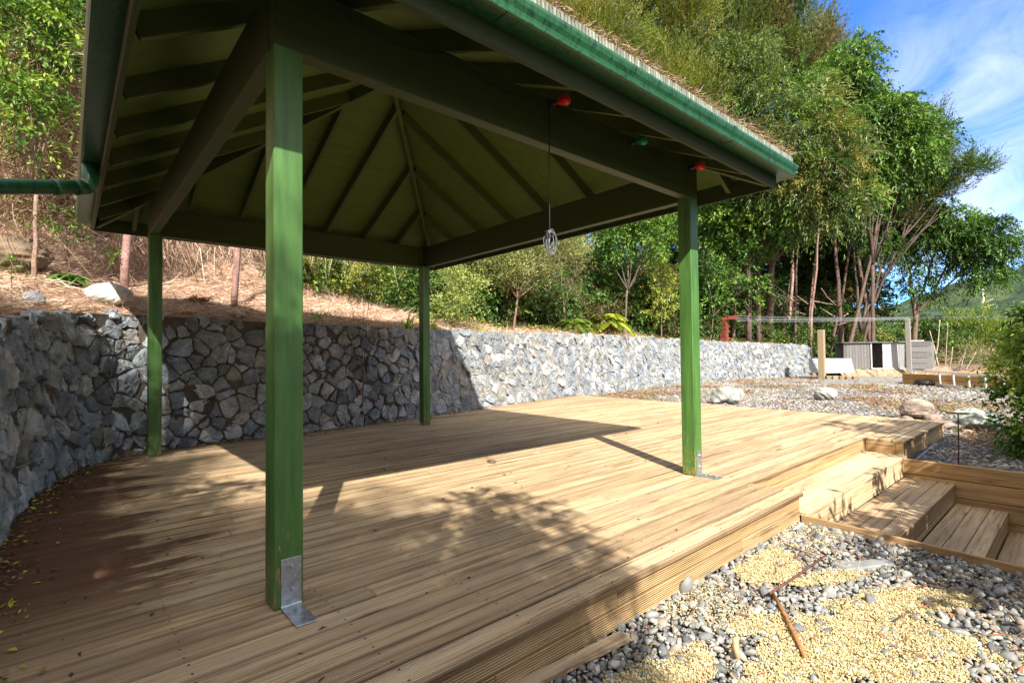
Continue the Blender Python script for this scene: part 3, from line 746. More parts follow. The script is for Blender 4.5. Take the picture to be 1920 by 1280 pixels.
# blade-like scatter of strands -> one mesh
def strands(P, D, Ln, Wd, Cl, bend=.3, seed=1, segs=2):
    """thin flat curved blades; P base, D direction, arrays"""
    g = np.random.default_rng(seed); n = len(P)
    D = D/np.linalg.norm(D, axis=1, keepdims=True)
    S = np.cross(D, g.normal(size=(n, 3))); S /= np.linalg.norm(S, axis=1, keepdims=True)+1e-9
    B = g.normal(size=(n, 3))*bend
    V = []
    for k in range(segs+1):
        t = k/segs; c = P+D*(Ln[:, None]*t)+B*(Ln[:, None]*t*t*.5); wv = Wd[:, None]*(1-.8*t)
        V.append(c-S*wv/2); V.append(c+S*wv/2)
    V = np.stack(V, 1).reshape(-1, 3); nvp = 2*(segs+1)
    base = np.arange(n)[:, None]*nvp; F = []
    for k in range(segs): F.append(np.concatenate([base+2*k, base+2*k+1, base+2*k+3, base+2*k+2], 1))
    return V, np.concatenate(F), np.repeat(Cl, nvp, axis=0)
def palc(g, n, cols, var=.25):
    cols = np.array(cols); c = cols[g.integers(len(cols), size=n)]; return c*g.uniform(1-var, 1+var, (n, 1))
g = np.random.default_rng(5); Ps = []; 
for i in range(4):
    a = np.array(rc[i]); b = np.array(rc[(i+1) % 4]); ln = np.linalg.norm(b-a); n = int(ln*430)
    u = g.random(n); inn = g.gamma(1.2, .09, n); d = (b-a)/ln; nrm = np.array([-d[1], d[0]])
    p = a+(b-a)*u[:, None]+nrm*(inn[:, None]-.03); z = zr0+.026+inn*.5+g.random(n)*.018
    Ps.append(np.concatenate([p, z[:, None]], 1))
P = np.concatenate(Ps); n = len(P); D = g.normal(size=(n, 3)); D[:, 2] = D[:, 2]*.28+.05
V, F, C = strands(P, D, g.uniform(.03, .11, n), g.uniform(.003, .007, n), palc(g, n, [(.33, .19, .13), (.42, .30, .2), (.22, .12, .08), (.5, .4, .3)]), .6, 6)
o = link('roof_litter', raw_mesh('roof_litter', V, F, C, M_DRY)); tag(o, 'brown pine needles and dead leaves lying along the edge of the pavilion roof', 'leaf litter', kind='stuff')
# downpipe from the left gutter
dp = empty('downpipe', (-.64, 2.3, 2.8), 'round dark green downpipe with elbow leaving the left gutter of the pavilion', 'pipe')
mb = MB(); e0 = (-.60, 3.2, 2.92); mb.tube([e0, (-.60, 3.2, 2.76), (-.61, 3.19, 2.71), (-.64, 3.17, 2.685)], .064, 14); mb.build('elbow', M_GUT, dp, (-.64, 2.3, 2.8), True)
mb = MB(); mb.tube([(-.625, 3.18, 2.69), (-2.6, 1.9, 1.98)], .060, 16); mb.build('pipe', M_GUT, dp, (-.64, 2.3, 2.8), True)
dv = (Vector((-2.6, 1.9, 1.98))-Vector((-.625, 3.18, 2.69))).normalized()
for s in (.05, .22):
    mb = MB(); p = Vector((-.625, 3.18, 2.69))+dv*s; mb.tube([p, p+dv*.05], .066, 16); mb.build('collar', M_GUT, dp, (-.64, 2.3, 2.8), True)

# ------------------------------------------------------------ coloured bulbs, flex
def bulb(x, z, m, lab):
    o = empty('party_bulb', (x, -.004, z), lab, 'light bulb', 'coloured bulbs strung along the front beam')
    ax = Vector((.55, -.75, .12)).normalized(); p0 = Vector((x-.03, -.05, z-.01))
    mb = MB(); mb.tube([p0-ax*.045, p0-ax*.04, p0, p0+ax*.012], [.012, .021, .021, .018], 12); mb.build('socket', M_BLACK, o, (x, -.004, z), True)
    mb = MB(); prf = [(.0, .014), (.012, .017), (.03, .029), (.05, .0385), (.066, .0405), (.082, .037), (.096, .026), (.102, .012), (.104, .002)]
    mb.tube([p0+ax*(a+.01) for a, b in prf], [b for a, b in prf], 18); mb.build('glass', m, o, (x, -.004, z), True)
bulb(1.93, 3.02, M_BR, 'red glass party bulb nearest the hanging grey flex on the front beam')
bulb(2.89, 2.985, M_BG, 'green glass party bulb between the two red ones on the front beam')
bulb(3.85, 3.0, M_BR, 'red glass party bulb at the right end of the front beam')
fx = empty('festoon_cable', (1.9, -.01, 3.0), 'thin black cable looping between the party bulbs along the beam', 'cable')
mb = MB(); pts = []
xs = [.2, .98, 1.90, 2.86, 3.82]
for i in range(len(xs)-1):
    for k in range(10):
        t = k/10; pts.append((xs[i]+(xs[i+1]-xs[i])*t, -.012, 3.03-.075*4*t*(1-t)))
mb.tube(pts, .0035, 6); mb.build('cable', M_BLACK, fx, (1.9, -.01, 3.0))
fl = empty('hanging_flex', (1.83, -.05, 2.0), 'grey extension flex with a looped coil and plug hanging below the front beam', 'electric cord')
mb = MB(); mb.tube([(1.84, -.03, 3.02), (1.838, -.05, 2.9), (1.832, -.05, 2.6), (1.828, -.05, 2.3), (1.826, -.05, 2.02)], .0045, 8); mb.build('flex', M_BLACK, fl, (1.83, -.05, 2.0))
mb = MB()
for k in range(6):
    cx_, ph = 1.838+random.uniform(-.015, .03), random.uniform(-.5, .5); rx_, rz = random.uniform(.022, .052), random.uniform(.055, .10); cz = 2.02+random.uniform(-.02, .02)
    pts = [(cx_+rx_*math.cos(t)*math.cos(ph)-.004*k*0, -.05+rx_*math.cos(t)*math.sin(ph)+random.uniform(-.002, .002), cz-.02+rz*math.sin(t)) for t in np.linspace(0, 2*math.pi, 22)]
    mb.tube(pts, .0036, 7, cap=False)
mb.tube([(1.83, -.05, 2.04), (1.82, -.05, 1.98), (1.825, -.05, 1.90), (1.84, -.05, 1.87)], .0042, 7)
mb.build('coil', M_GREYC, fl, (1.83, -.05, 2.0), True)
mb = MB(); mb.box((1.785, -.065, 2.01), (1.815, -.04, 2.05), bev=.005); mb.box((1.78, -.062, 2.05), (1.8, -.043, 2.062), bev=.002); mb.build('plug', M_BLACK, fl, (1.83, -.05, 2.0))

# ------------------------------------------------------------ pebbles and gravel
def icosph(sub=1):
    import bmesh
    bm = bmesh.new(); bmesh.ops.create_icosphere(bm, subdivisions=sub, radius=1)
    v = np.array([x.co[:] for x in bm.verts]); f = np.array([[q.index for q in p.verts] for p in bm.faces]); bm.free(); return v, f
def rotmats(g, n, tilt=.5):
    a = g.uniform(0, 2*np.pi, n); b = g.normal(0, tilt, n); c = g.normal(0, tilt, n)
    ca, sa, cb, sb, cc, sc = np.cos(a), np.sin(a), np.cos(b), np.sin(b), np.cos(c), np.sin(c)
    Rz = np.zeros((n, 3, 3)); Rz[:, 0, 0] = ca; Rz[:, 0, 1] = -sa; Rz[:, 1, 0] = sa; Rz[:, 1, 1] = ca; Rz[:, 2, 2] = 1
    Ry = np.zeros((n, 3, 3)); Ry[:, 0, 0] = cb; Ry[:, 0, 2] = sb; Ry[:, 2, 0] = -sb; Ry[:, 2, 2] = cb; Ry[:, 1, 1] = 1
    Rx = np.zeros((n, 3, 3)); Rx[:, 1, 1] = cc; Rx[:, 1, 2] = -sc; Rx[:, 2, 1] = sc; Rx[:, 2, 2] = cc; Rx[:, 0, 0] = 1
    return Ry@Rx@Rz
def blobs(P, S, col, seed, sub=1, rough=.16, tilt=.3, nb=8, cuts=0):
    """many small stones in one mesh: P (n,3), S (n,3) half sizes"""
    g = np.random.default_rng(seed); v0, f0 = icosph(sub); n = len(P)
    bases = []
    for k in range(nb):
        d = np.ones(len(v0))
        for _ in range(5):
            a = g.normal(size=3); a /= np.linalg.norm(a); d += rough*np.clip(v0@a, -.4, 1)*g.uniform(-1, 1)
        for _ in range(cuts):
            a = g.normal(size=3); a /= np.linalg.norm(a); h = g.uniform(.6, .9); pr = (v0*d[:, None])@a; d = d*np.where(pr > h, h/np.maximum(pr, .1), 1.)
        bases.append(v0*d[:, None])
    bases = np.array(bases)
    V = bases[g.integers(nb, size=n)]*S[:, None, :]; Rm = rotmats(g, n, tilt)
    V = np.einsum('nij,nkj->nki', Rm, V)+P[:, None, :]
    F = f0[None]+(np.arange(n)*len(v0))[:, None, None]
    return V.reshape(-1, 3), F.reshape(-1, 3), np.repeat(col, len(v0), axis=0)
def patches(x, y):
    """1 where the yellow chip lies"""
    def el(px, py, a, b, ang=0):
        c = onz(px, py, -.25); dx = x-c[0]; dy = y-c[1]; ca, sa = math.cos(R(ang)), math.sin(R(ang))
        return ((dx*ca+dy*sa)/a)**2+((-dx*sa+dy*ca)/b)**2
    n_ = (vnoise(x, y, .16, 9)-.5)*.9+(vnoise(x, y, .06, 8)-.5)*.7
    m = np.minimum.reduce([el(1440, 1062, .38, .17, 8), el(1650, 1205, .52, .36, -20), el(1470, 1215, .32, .11, 20), el(1280, 1265, .30, .12, 10), el(1690, 1130, .5, .15, -32), el(1500, 1275, .5, .18, 0), el(1560, 1085, .34, .08, -25), el(1410, 1170, .16, .09), el(1180, 1290, .25, .1)])
    return (m+n_) < 1.0
g = np.random.default_rng(21)
n = 34000; x = g.uniform(.3, 4.0, n); y = g.uniform(-3.0, -.87, n); xm = 3.98-(-.89-y)*.068
keep = (x < xm-.02); x, y = x[keep], y[keep]; pt = patches(x, y); keep = (~pt) | (g.random(len(x)) < .035); x, y, pt = x[keep], y[keep], pt[keep]
# poisson-like thinning
order = g.permutation(len(x)); cell = {}; sel = []
sz = g.lognormal(-3.93, .34, len(x))
for i in order:
    k = (int(x[i]/.07), int(y[i]/.07)); ok = True
    for a in (-1, 0, 1):
        for b in (-1, 0, 1):
            for j in cell.get((k[0]+a, k[1]+b), ()):
                if (x[i]-x[j])**2+(y[i]-y[j])**2 < ((sz[i]+sz[j])*.62)**2: ok = False; break
            if not ok: break
        if not ok: break
    if ok: cell.setdefault(k, []).append(i); sel.append(i)
sel = np.array(sel); x, y, s = x[sel], y[sel], sz[sel]; n = len(x)
S = np.stack([s*g.uniform(.9, 1.5, n), s*g.uniform(.7, 1.05, n), s*g.uniform(.4, .75, n)], 1)
P = np.stack([x, y, -.262+S[:, 2]*.6+g.random(n)*.012], 1)
col = palc(g, n, [(.2, .205, .2), (.26, .265, .255), (.16, .165, .165), (.31, .305, .285), (.24, .235, .21), (.37, .355, .32), (.12, .125, .12), (.28, .23, .18)], .22)
V, F, C = blobs(P, S, col, 22, 2, .35, .45, 24, 8)
o = link('river_pebbles', raw_mesh('river_pebbles', V, F, C, M_PEB, True)); tag(o, 'smooth grey river pebbles covering the ground in front of the deck', 'pebbles', kind='stuff')
n = 140000; x = g.uniform(.4, 3.95, n); y = g.uniform(-2.9, -.9, n); keep = (patches(x, y) | (g.random(n) < .05+.25*(vnoise(x, y, .5, 12) > .6))) & (x < 3.9-(-.89-y)*.068); x, y = x[keep], y[keep]; n = len(x)
s = g.uniform(.0028, .007, n); v0 = np.array([(1, 0, 0), (0, 1, 0), (-1, 0, 0), (0, -1, 0), (0, 0, 1), (0, 0, -1)], float); f0 = np.array([(0, 1, 4), (1, 2, 4), (2, 3, 4), (3, 0, 4), (1, 0, 5), (2, 1, 5), (3, 2, 5), (0, 3, 5)])
V = (v0[None]*g.uniform(.6, 1.25, (n, 6, 1)))*s[:, None, None]; V = np.einsum('nij,nkj->nki', rotmats(g, n, .6), V)+np.stack([x, y, -.252+g.random(n)*.012+vnoise(x, y, .1, 3)*.012], 1)[:, None]
F = (f0[None]+(np.arange(n)*6)[:, None, None]).reshape(-1, 3); c = palc(g, n, [(.52, .43, .2), (.6, .51, .3), (.4, .32, .14), (.66, .59, .41), (.46, .38, .2)], .2)
o = link('yellow_chip', raw_mesh('yellow_chip', V.reshape(-1, 3), F, np.repeat(c, 6, axis=0), M_SAND)); tag(o, 'coarse yellow sandy chip spread in patches over the pebbles', 'sand', kind='stuff')
# sandy bed just under the chip so no soil shows through
bx = np.arange(.3, 3.95, .04); by = np.arange(-3., -.9, .04); BXg, BYg = np.meshgrid(bx, by); pm = patches(BXg, BYg)
i2 = np.arange(len(by)-1)[:, None]*len(bx)+np.arange(len(bx)-1)[None]; q = np.stack([i2, i2+1, i2+1+len(bx), i2+len(bx)], -1); q = q[pm[:-1, :-1] & pm[1:, 1:]]
sb = raw_mesh('sand_bed', np.stack([BXg, BYg, -.256+vnoise(BXg, BYg, .1, 3)*.012], -1).reshape(-1, 3), q.reshape(-1, 4), np.tile([.40, .32, .16], (BXg.size, 1)), M_SAND, True)
o = link('sand_bed', sb); tag(o, 'thin bed of yellow sand beneath the loose chip', 'sand', kind='stuff')
# farther gravel
n = 42000; r = g.uniform(0, 1, n)**1.35; x = 7.45+r*20; y = g.uniform(-5, 8.2, n)*1.0
d, _ = wall_dist(x, y); z = H(x, y); keep = (d < -.1) & ~((x < 10.35) & (y > -.93)) & ~((x > 7.4) & (y < -3.4))
x, y, z = x[keep], y[keep], z[keep]; n = len(x); s = g.uniform(.014, .034, n)*(1+np.clip((x-11)/18, 0, 1))
S = np.stack([s*g.uniform(.9, 1.5, n), s, s*g.uniform(.4, .8, n)], 1); v0, f0 = icosph(1)
col = palc(g, n, [(.24, .235, .22), (.31, .30, .28), (.17, .17, .17), (.38, .36, .32), (.24, .17, .12)], .25)*(.6+.6*vnoise(x, y, .9, 15))[:, None]*np.where((vnoise(x, y, 1.7, 16) > .62)[:, None], np.array([.85, .68, .52]), 1.)
V, F, C = blobs(np.stack([x, y, z+.004], 1), S, col, 23, 1, .3, .4)
o = link('yard_gravel', raw_mesh('yard_gravel', V, F, C, M_PEB)); tag(o, 'loose grey gravel spread over the yard beyond and beside the deck', 'gravel', kind='stuff')

n = 16000; x = 7.5+g.uniform(0, 1, n)**1.2*20; y = g.uniform(-3, 8.2, n); d, _ = wall_dist(x, y); keep = (d < -.1) & ~((x < 10.35) & (y > -.93)) & (g.random(n) < np.where(d > -1.2, 1., .15+.8*(vnoise(x, y, 1.7, 16) > .58))); x, y = x[keep], y[keep]; n = len(x)
P = np.stack([x, y, H(x, y)+.03], 1); D = g.normal(size=(n, 3)); D[:, 2] = abs(D[:, 2])*.25
V, F, C = strands(P, D, g.uniform(.05, .22, n), g.uniform(.008, .03, n), palc(g, n, [(.3, .14, .08), (.42, .25, .15), (.2, .1, .06), (.25, .27, .07)]), .6, 202, 3)
o = link('yard_litter', raw_mesh('yard_litter', V, F, C, M_DRY)); tag(o, 'brown leaf litter and sparse weeds caught on the yard gravel, thickest at the wall foot', 'leaf litter', kind='stuff')
# ------------------------------------------------------------ foliage tools
def leaf_mesh(P, D, Nn, Ln, Wd, Cl):
    D = D/(np.linalg.norm(D, axis=1, keepdims=True)+1e-9); S = np.cross(D, Nn); S /= np.linalg.norm(S, axis=1, keepdims=True)+1e-9
    U = np.cross(S, D); a = P; b = P+D*(Ln*.45)[:, None]-S*(Wd/2)[:, None]+U*(Wd*.14)[:, None]; c = P+D*Ln[:, None]-U*(Ln*.10)[:, None]; d = P+D*(Ln*.45)[:, None]+S*(Wd/2)[:, None]+U*(Wd*.14)[:, None]
    V = np.stack([a, b, c, d], 1).reshape(-1, 3); F = np.arange(len(P)*4).reshape(-1, 4)
    return V, F, np.repeat(Cl, 4, axis=0)
STY = dict(  # leaves per spray, spray length, droop, leaf length, leaf width, spread, up bias
    weep=(16, .62, .6, .17, .042, .65, .2), plume=(18, .65, -.3, .16, .03, .42, .5), broad=(12, .42, .45, .13, .06, .9, .15),
    fine=(14, .30, .1, .05, .026, .9, .3), hang=(14, .6, .8, .17, .06, .55, .1), brush=(14, .5, .1, .1, .014, .6, .2))
def crown(clumps, style, density, cols, seed, scale=1., inner=.35, var=.25, tint=.0):
    """clumps: (centre, radius, flat). leaves on short sprays spread through the clumps"""
    m, sl_, droop, ll, lw, spread, upb = STY[style]; g = np.random.default_rng(seed)
    VV = []; CC = []
    for (c, r, fl_) in clumps:
        ns = max(6, int(density*r*r*4*(.6+.4*fl_))); K = max(6, min(34, int(11+r*5)))
        su = g.normal(size=(K, 3)); su /= np.linalg.norm(su, axis=1, keepdims=True); sr = g.uniform(.2, .40, K); sh = g.uniform(.8, 1.2, (K, 1))
        sc0 = c+su*(g.uniform(.45, 1.02, K)*r)[:, None]*np.array([1, 1, fl_])
        kk = g.integers(K, size=ns)
        u = g.normal(size=(ns, 3)); u[:, 2] += .15; u /= np.linalg.norm(u, axis=1, keepdims=True)
        rad = np.where(g.random(ns) < inner, g.uniform(.2, .8, ns), g.uniform(.8, 1.05, ns))
        base = sc0[kk]+u*(rad*sr[kk]*r)[:, None]*np.array([1, 1, .5+.4*fl_])
        core = g.random(ns) < .12; base[core] = (c+g.normal(0, .35, (ns, 3))*r*np.array([1, 1, fl_]))[core]
        u = u*.6+su[kk]*.6
        dr = u+np.array([0, 0, upb])+g.normal(0, .35, (ns, 3)); dr /= np.linalg.norm(dr, axis=1, keepdims=True)
        L_ = sl_*scale*g.uniform(.6, 1.3, ns)
        sc = palc(g, K, cols, var)[kk]*g.uniform(.85, 1.15, (ns, 1))
        t = (np.arange(m)+.5)/m; t = t[None]+g.normal(0, .04, (ns, m))
        P = base[:, None]+dr[:, None]*(L_[:, None]*t)[..., None]; P[..., 2] -= droop*(L_[:, None]*t)**2/np.maximum(sl_*scale, .1)
        P = P+g.normal(0, 1, P.shape)*(.09*spread*sl_*scale)
        tang = dr[:, None]*np.ones((1, m, 1)); tang[..., 2] -= droop*2*t*L_[:, None]/max(sl_*scale, .1)*1.
        D = tang/ (np.linalg.norm(tang, axis=-1, keepdims=True)+1e-9)+g.normal(0, spread*.75, P.shape)
        Nn = g.normal(0, .7, P.shape)+np.array([0, 0, 1.])
        k = ns*m; Lf = (ll*scale*g.uniform(.6, 1.3, k)); Wf = lw*scale*g.uniform(.7, 1.3, k)
        Cl = np.repeat(sc, m, axis=0)*g.uniform(.85, 1.15, (k, 1))
        V, F, C = leaf_mesh(P.reshape(-1, 3), D.reshape(-1, 3), Nn.reshape(-1, 3), Lf, Wf, Cl); VV.append(V); CC.append(C)
    V = np.concatenate(VV); return V, np.arange(len(V)).reshape(-1, 4), np.concatenate(CC)
def limb(mb, p, q, r0, r1, col, wob=.06, n=7, sag=0., seed=0):
    g = random.Random(seed); p = Vector(p); q = Vector(q); L_ = (q-p).length; pts = []; rr = []
    off = Vector((0, 0, 0))
    for k in range(n):
        t = k/(n-1); off = off+Vector((g.uniform(-1, 1), g.uniform(-1, 1), g.uniform(-.5, .5)))*wob*L_/n*(1 if 0 < k < n-1 else .3)
        pts.append(p.lerp(q, t)+off+Vector((0, 0, math.sin(t*math.pi)*sag*L_))); rr.append(r0+(r1-r0)*t)
    mb.tube(pts, rr, 7, col); return pts
def tree(name, label, cat, base, clumps, style, density, cols, seed, trunks=(), scale=1., bark=(.2, .13, .09), group=None, mat=None, r0=.16, inner=.35, forks=True, var=.25):
    base = np.array(base, float); T = empty(name, base, label, cat, group)
    V, F, C = crown(clumps, style, density, cols, seed, scale, inner, var)
    link('crown', raw_mesh('crown', V-base, F, C, mat or M_LEAF), T)
    mb = MB(); g = random.Random(seed)
    if forks:
        tot = sum((np.array(c[0]) for c in clumps), np.zeros(3))/len(clumps)
        fork = base+(tot-base)*np.array([.35, .35, .42]); limb(mb, base-np.array([0, 0, .2]), fork, r0, r0*.7, bark, .08, seed=seed)
        for i, c in enumerate(clumps):
            pts = limb(mb, fork, c[0], r0*.5, r0*.12, np.array(bark)*g.uniform(.8, 1.2), .10, 8, .04, seed=seed+i)
            for j in range(3):
                u = Vector((g.uniform(-1, 1), g.uniform(-1, 1), g.uniform(-.4, 1))).normalized()
                limb(mb, pts[4+j % 3], Vector(c[0])+u*c[1]*.85, r0*.16, r0*.05, bark, .12, 6, seed=seed*3+j)
    for i, (p, q, a, b) in enumerate(trunks): limb(mb, p, q, a, b, np.array(bark)*g.uniform(.8, 1.25), .07, 9, seed=seed*7+i)
    if mb.n: mb.build('trunk', M_BARK, T, base, True)
    return T
def cl(px, py, dist, rpx, flat=.85):
    return (at(px, py, dist), rpx/FPX*dist*.93, flat)
def WD(px): return np.interp(px, [0, 200, 300, 575, 780, 905, 1000, 1132, 1200, 1314, 1400, 1524, 1600], [6.9, 8.2, 8.3, 8.7, 10, 11.3, 13.1, 16.6, 18.6, 23, 25.5, 29.7, 30])
def gp(px, dist):
    p = at(px, 640, dist); return np.array([p[0], p[1], float(H(p[0], p[1]))])

OLIVE = [(.17, .21, .028), (.23, .25, .038), (.11, .15, .022), (.24, .21, .045)]
DKOL = [(.10, .14, .028), (.14, .155, .035), (.17, .13, .04), (.08, .13, .025)]
PALE = [(.11, .165, .045), (.165, .22, .07), (.07, .12, .025), (.22, .26, .10)]
BRIGHT = [(.075, .16, .022), (.12, .22, .03), (.05, .115, .018), (.17, .27, .04)]
DEEP = [(.05, .115, .018), (.08, .16, .025), (.04, .085, .015)]
YEL = [(.36, .36, .06), (.42, .4, .10), (.28, .32, .05), (.22, .27, .05)]
VARIEG = [(.34, .35, .13), (.42, .42, .2), (.24, .27, .08), (.2, .2, .07)]
# ------------------------------------------------------------ big trees behind the wall
tree('kanuka_tree', 'tall olive green brushy tree rising above the gutter at the upper middle', 'tree', gp(1060, 22.4),
     [cl(1010, -70, 22.4, 110), cl(1090, -10, 22.4, 95), cl(1120, 70, 21.28, 85), cl(1030, 60, 22.4, 100), cl(1180, -60, 23.52, 70), cl(960, 150, 22.4, 120)], 'plume', 85, OLIVE, 31, mat=M_NEEDLE, r0=.2, scale=1.12)
tree('kanuka_tree', 'smaller olive green brushy tree directly above the shingle edge at its middle', 'tree', gp(1230, 26.84),
     [cl(1200, 60, 26.84, 80), cl(1270, 55, 26.84, 75), cl(1230, 140, 25.62, 85), cl(1290, 190, 25.62, 70), cl(1200, 200, 26.84, 90)], 'plume', 74.8, OLIVE, 32, mat=M_NEEDLE, r0=.2, scale=1.22)
tree('dark_kanuka', 'dark olive brown tree with the highest top, behind the pale drooping tree', 'tree', gp(1400, 37.2),
     [cl(1330, 30, 37.2, 75), cl(1400, 0, 37.2, 90), cl(1460, 60, 37.2, 65), cl(1390, 110, 37.2, 80), cl(1300, 110, 37.2, 60), cl(1500, 130, 37.2, 45), cl(1420, -60, 37.2, 50)], 'plume', 45, DKOL, 33, scale=1.62, mat=M_NEEDLE, r0=.22)
tree('dark_kanuka', 'small dark pointed treetop against the sky between the pale and bright green trees', 'tree', gp(1535, 39.6),
     [cl(1512, 75, 39.6, 32), cl(1545, 95, 39.6, 36), cl(1500, 130, 39.6, 40), cl(1540, 160, 39.6, 45)], 'plume', 40, DKOL, 34, scale=1.62, mat=M_NEEDLE, r0=.18)
tree('weeping_tree', 'big grey green tree with pale drooping foliage right of the roof corner', 'tree', gp(1440, 30),
     [cl(1400, 140, 27.93, 70), cl(1330, 170, 27.93, 70), cl(1290, 130, 27.93, 35), cl(1460, 190, 26.6, 75), cl(1370, 240, 26.6, 80), cl(1450, 290, 26.6, 75), cl(1530, 250, 26.6, 60), cl(1520, 330, 26.6, 65), cl(1580, 300, 26.6, 45), cl(1560, 385, 26.6, 34), cl(1500, 380, 26.6, 40), cl(1430, 350, 26.6, 45), cl(1600, 350, 27, 34)],
     'weep', 41.905, PALE+PALE+OLIVE[2:]+BRIGHT+DKOL, 35, r0=.22, bark=(.16, .1, .07), inner=.25, scale=1.33)
tree('broadleaf_tree', 'bright green leafy tree against the sky right of the pale drooping tree', 'tree', gp(1640, 31.2),
     [cl(1600, 150, 32.4, 55), cl(1560, 170, 32.4, 55), cl(1635, 200, 32.4, 38), cl(1680, 245, 32.4, 20), cl(1680, 240, 32.4, 55), cl(1620, 250, 32.4, 60), cl(1600, 95, 32.4, 20), cl(1622, 75, 32.4, 14), cl(1720, 270, 32.4, 40), cl(1650, 320, 32.4, 45), cl(1600, 340, 32.4, 45)],
     'hang', 40, BRIGHT, 36, scale=1.32, r0=.11, bark=(.12, .085, .065), inner=.2)
fan = [(at(1615, 610, 33.04)-np.array([0, 0, .3]), at(*q), .10, .025) for q in ((1650, 470, 34.22), (1690, 450, 34.22), (1600, 450, 33.04))]
for a, b in (((1650, 470, 34.22), (1700, 350, 34.22)), ((1650, 470, 34.22), (1670, 340, 34.22)), ((1690, 450, 34.22), (1750, 350, 35.4)), ((1690, 450, 34.22), (1790, 330, 35.4)), ((1650, 500, 34.22), (1780, 390, 35.4)), ((1640, 530, 34.22), (1760, 400, 35.4)), ((1690, 450, 34.22), (1720, 360, 35.4)), ((1660, 520, 34.22), (1820, 320, 35.4)), ((1600, 450, 33.04), (1640, 360, 34.22)), ((1600, 450, 33.04), (1580, 340, 34.22)), ((1625, 560, 34.22), (1730, 420, 34.22)), ((1640, 480, 34.22), (1710, 390, 34.22))):
    fan.append((at(*a), at(*b), .045, .012))
tree('spreading_kanuka', 'dark green tree with bare slanting branches fanning out below its wind swept crown', 'tree', gp(1620, 33),
     [cl(1705, 250, 35.4, 20, .7), cl(1738, 275, 35.4, 22, .7), cl(1752, 290, 35.4, 16, .6), cl(1720, 260, 35.4, 40), cl(1700, 330, 35.4, 46, .6), cl(1750, 318, 35.4, 34, .6), cl(1655, 345, 35.4, 45, .6), cl(1805, 318, 35.4, 26, .5), cl(1822, 312, 35.4, 14, .5), cl(1690, 400, 35.4, 34, .6), cl(1640, 400, 35, 40, .6), cl(1740, 365, 35.4, 30, .5), cl(1780, 350, 35.4, 22, .5), cl(1610, 370, 35.4, 40, .7)],
     'plume', 80, DKOL+[(.08, .17, .03)]*3, 37, trunks=fan, scale=1.1, mat=M_NEEDLE, bark=(.11, .08, .065), forks=False)
tr6 = [(at(1712, 670, 37), at(1716, 585, 37), .17, .12), (at(1716, 590, 37), at(1700, 470, 37), .11, .05), (at(1716, 590, 37), at(1745, 560, 37), .1, .07), (at(1745, 560, 37), at(1790, 470, 37), .07, .03), (at(1716, 585, 37), at(1760, 440, 37), .07, .03), (at(1745, 562, 37), at(1850, 470, 37), .05, .03), (at(1700, 480, 37), at(1640, 420, 37), .05, .02)]
tree('drooping_tree', 'dense green tree with hanging clumps low against the sky behind the pale clothes line post', 'tree', at(1712, 660, 37),
     [cl(1730, 425, 37, 36), cl(1775, 420, 37, 34), cl(1760, 460, 37, 34), cl(1815, 440, 37, 34), cl(1850, 430, 37, 28), cl(1878, 455, 37, 26), cl(1845, 480, 37, 36), cl(1885, 490, 37, 14), cl(1700, 450, 37, 34), cl(1680, 480, 37, 26), cl(1735, 500, 37, 20), cl(1852, 520, 37, 20), cl(1812, 490, 37, 18), cl(1745, 545, 37, 12), cl(1700, 540, 37, 14), cl(1660, 440, 37, 26)],
     'hang', 48.6, DEEP+[(.14, .26, .04)], 38, trunks=tr6, scale=1.1, forks=False, bark=(.17, .11, .08), inner=.15)
tree('broadleaf_tree', 'glossy bright green tree just right of the far right post under the eave', 'tree', gp(1375, 27.125),
     [cl(1350, 430, 27.125, 40), cl(1400, 420, 27.125, 45), cl(1440, 440, 27.125, 35), cl(1370, 480, 27.125, 38), cl(1330, 395, 27.125, 30), cl(1450, 400, 27.125, 35), cl(1410, 375, 27.125, 34), cl(1340, 530, 26.25, 22), cl(1345, 570, 26.25, 18)],
     'broad', 45, BRIGHT, 39, r0=.1, scale=1.6625, inner=.2)
tree('leafy_shrub', 'bright green leafy bush between the hanging flex and the far right post, below the eave', 'bush', gp(1170, 19.5),
     [cl(1150, 440, 19.5, 34), cl(1190, 430, 19.5, 34), cl(1220, 460, 19.5, 24), cl(1130, 470, 19.5, 24), cl(1255, 430, 20.28, 34), cl(1170, 400, 20.28, 34), cl(1240, 395, 21.06, 34)],
     'broad', 81.4, BRIGHT, 40, r0=.05, scale=1.1232, bark=(.15, .11, .085), inner=.2)
tree('variegated_shrub', 'pale yellow green small leaved bush left of the hanging flex, above the wall', 'bush', gp(960, 14.04),
     [cl(930, 500, 14.04, 40), cl(975, 510, 14.04, 36), cl(1010, 480, 14.04, 36), cl(1060, 440, 14.04, 40), cl(960, 465, 14.3, 38), cl(1080, 480, 14.56, 24), cl(905, 470, 14.3, 34)],
     'fine', 190.4, VARIEG, 41, r0=.04, inner=.2, scale=1.3)
tree('twiggy_shrub', 'brown green twiggy bush behind the dangling coil of flex', 'bush', gp(1060, 16.52),
     [cl(1050, 510, 16.52, 34), cl(1090, 490, 16.52, 26), cl(1020, 540, 16.52, 26)], 'brush', 41, [(.14, .12, .06), (.12, .15, .05), (.2, .14, .09)], 42, r0=.04, bark=(.25, .18, .13), scale=1.4)
tree('feathery_shrub', 'soft light green bush beside the post at the back corner of the deck', 'bush', gp(850, 11.712),
     [cl(850, 540, 11.712, 28), cl(865, 575, 11.468, 22), cl(830, 580, 11.468, 22), cl(840, 510, 11.956, 22), cl(880, 535, 11.712, 18)], 'fine', 248.4, [(.26, .32, .08), (.32, .36, .1), (.18, .25, .06)], 43, r0=.03, scale=1.22)
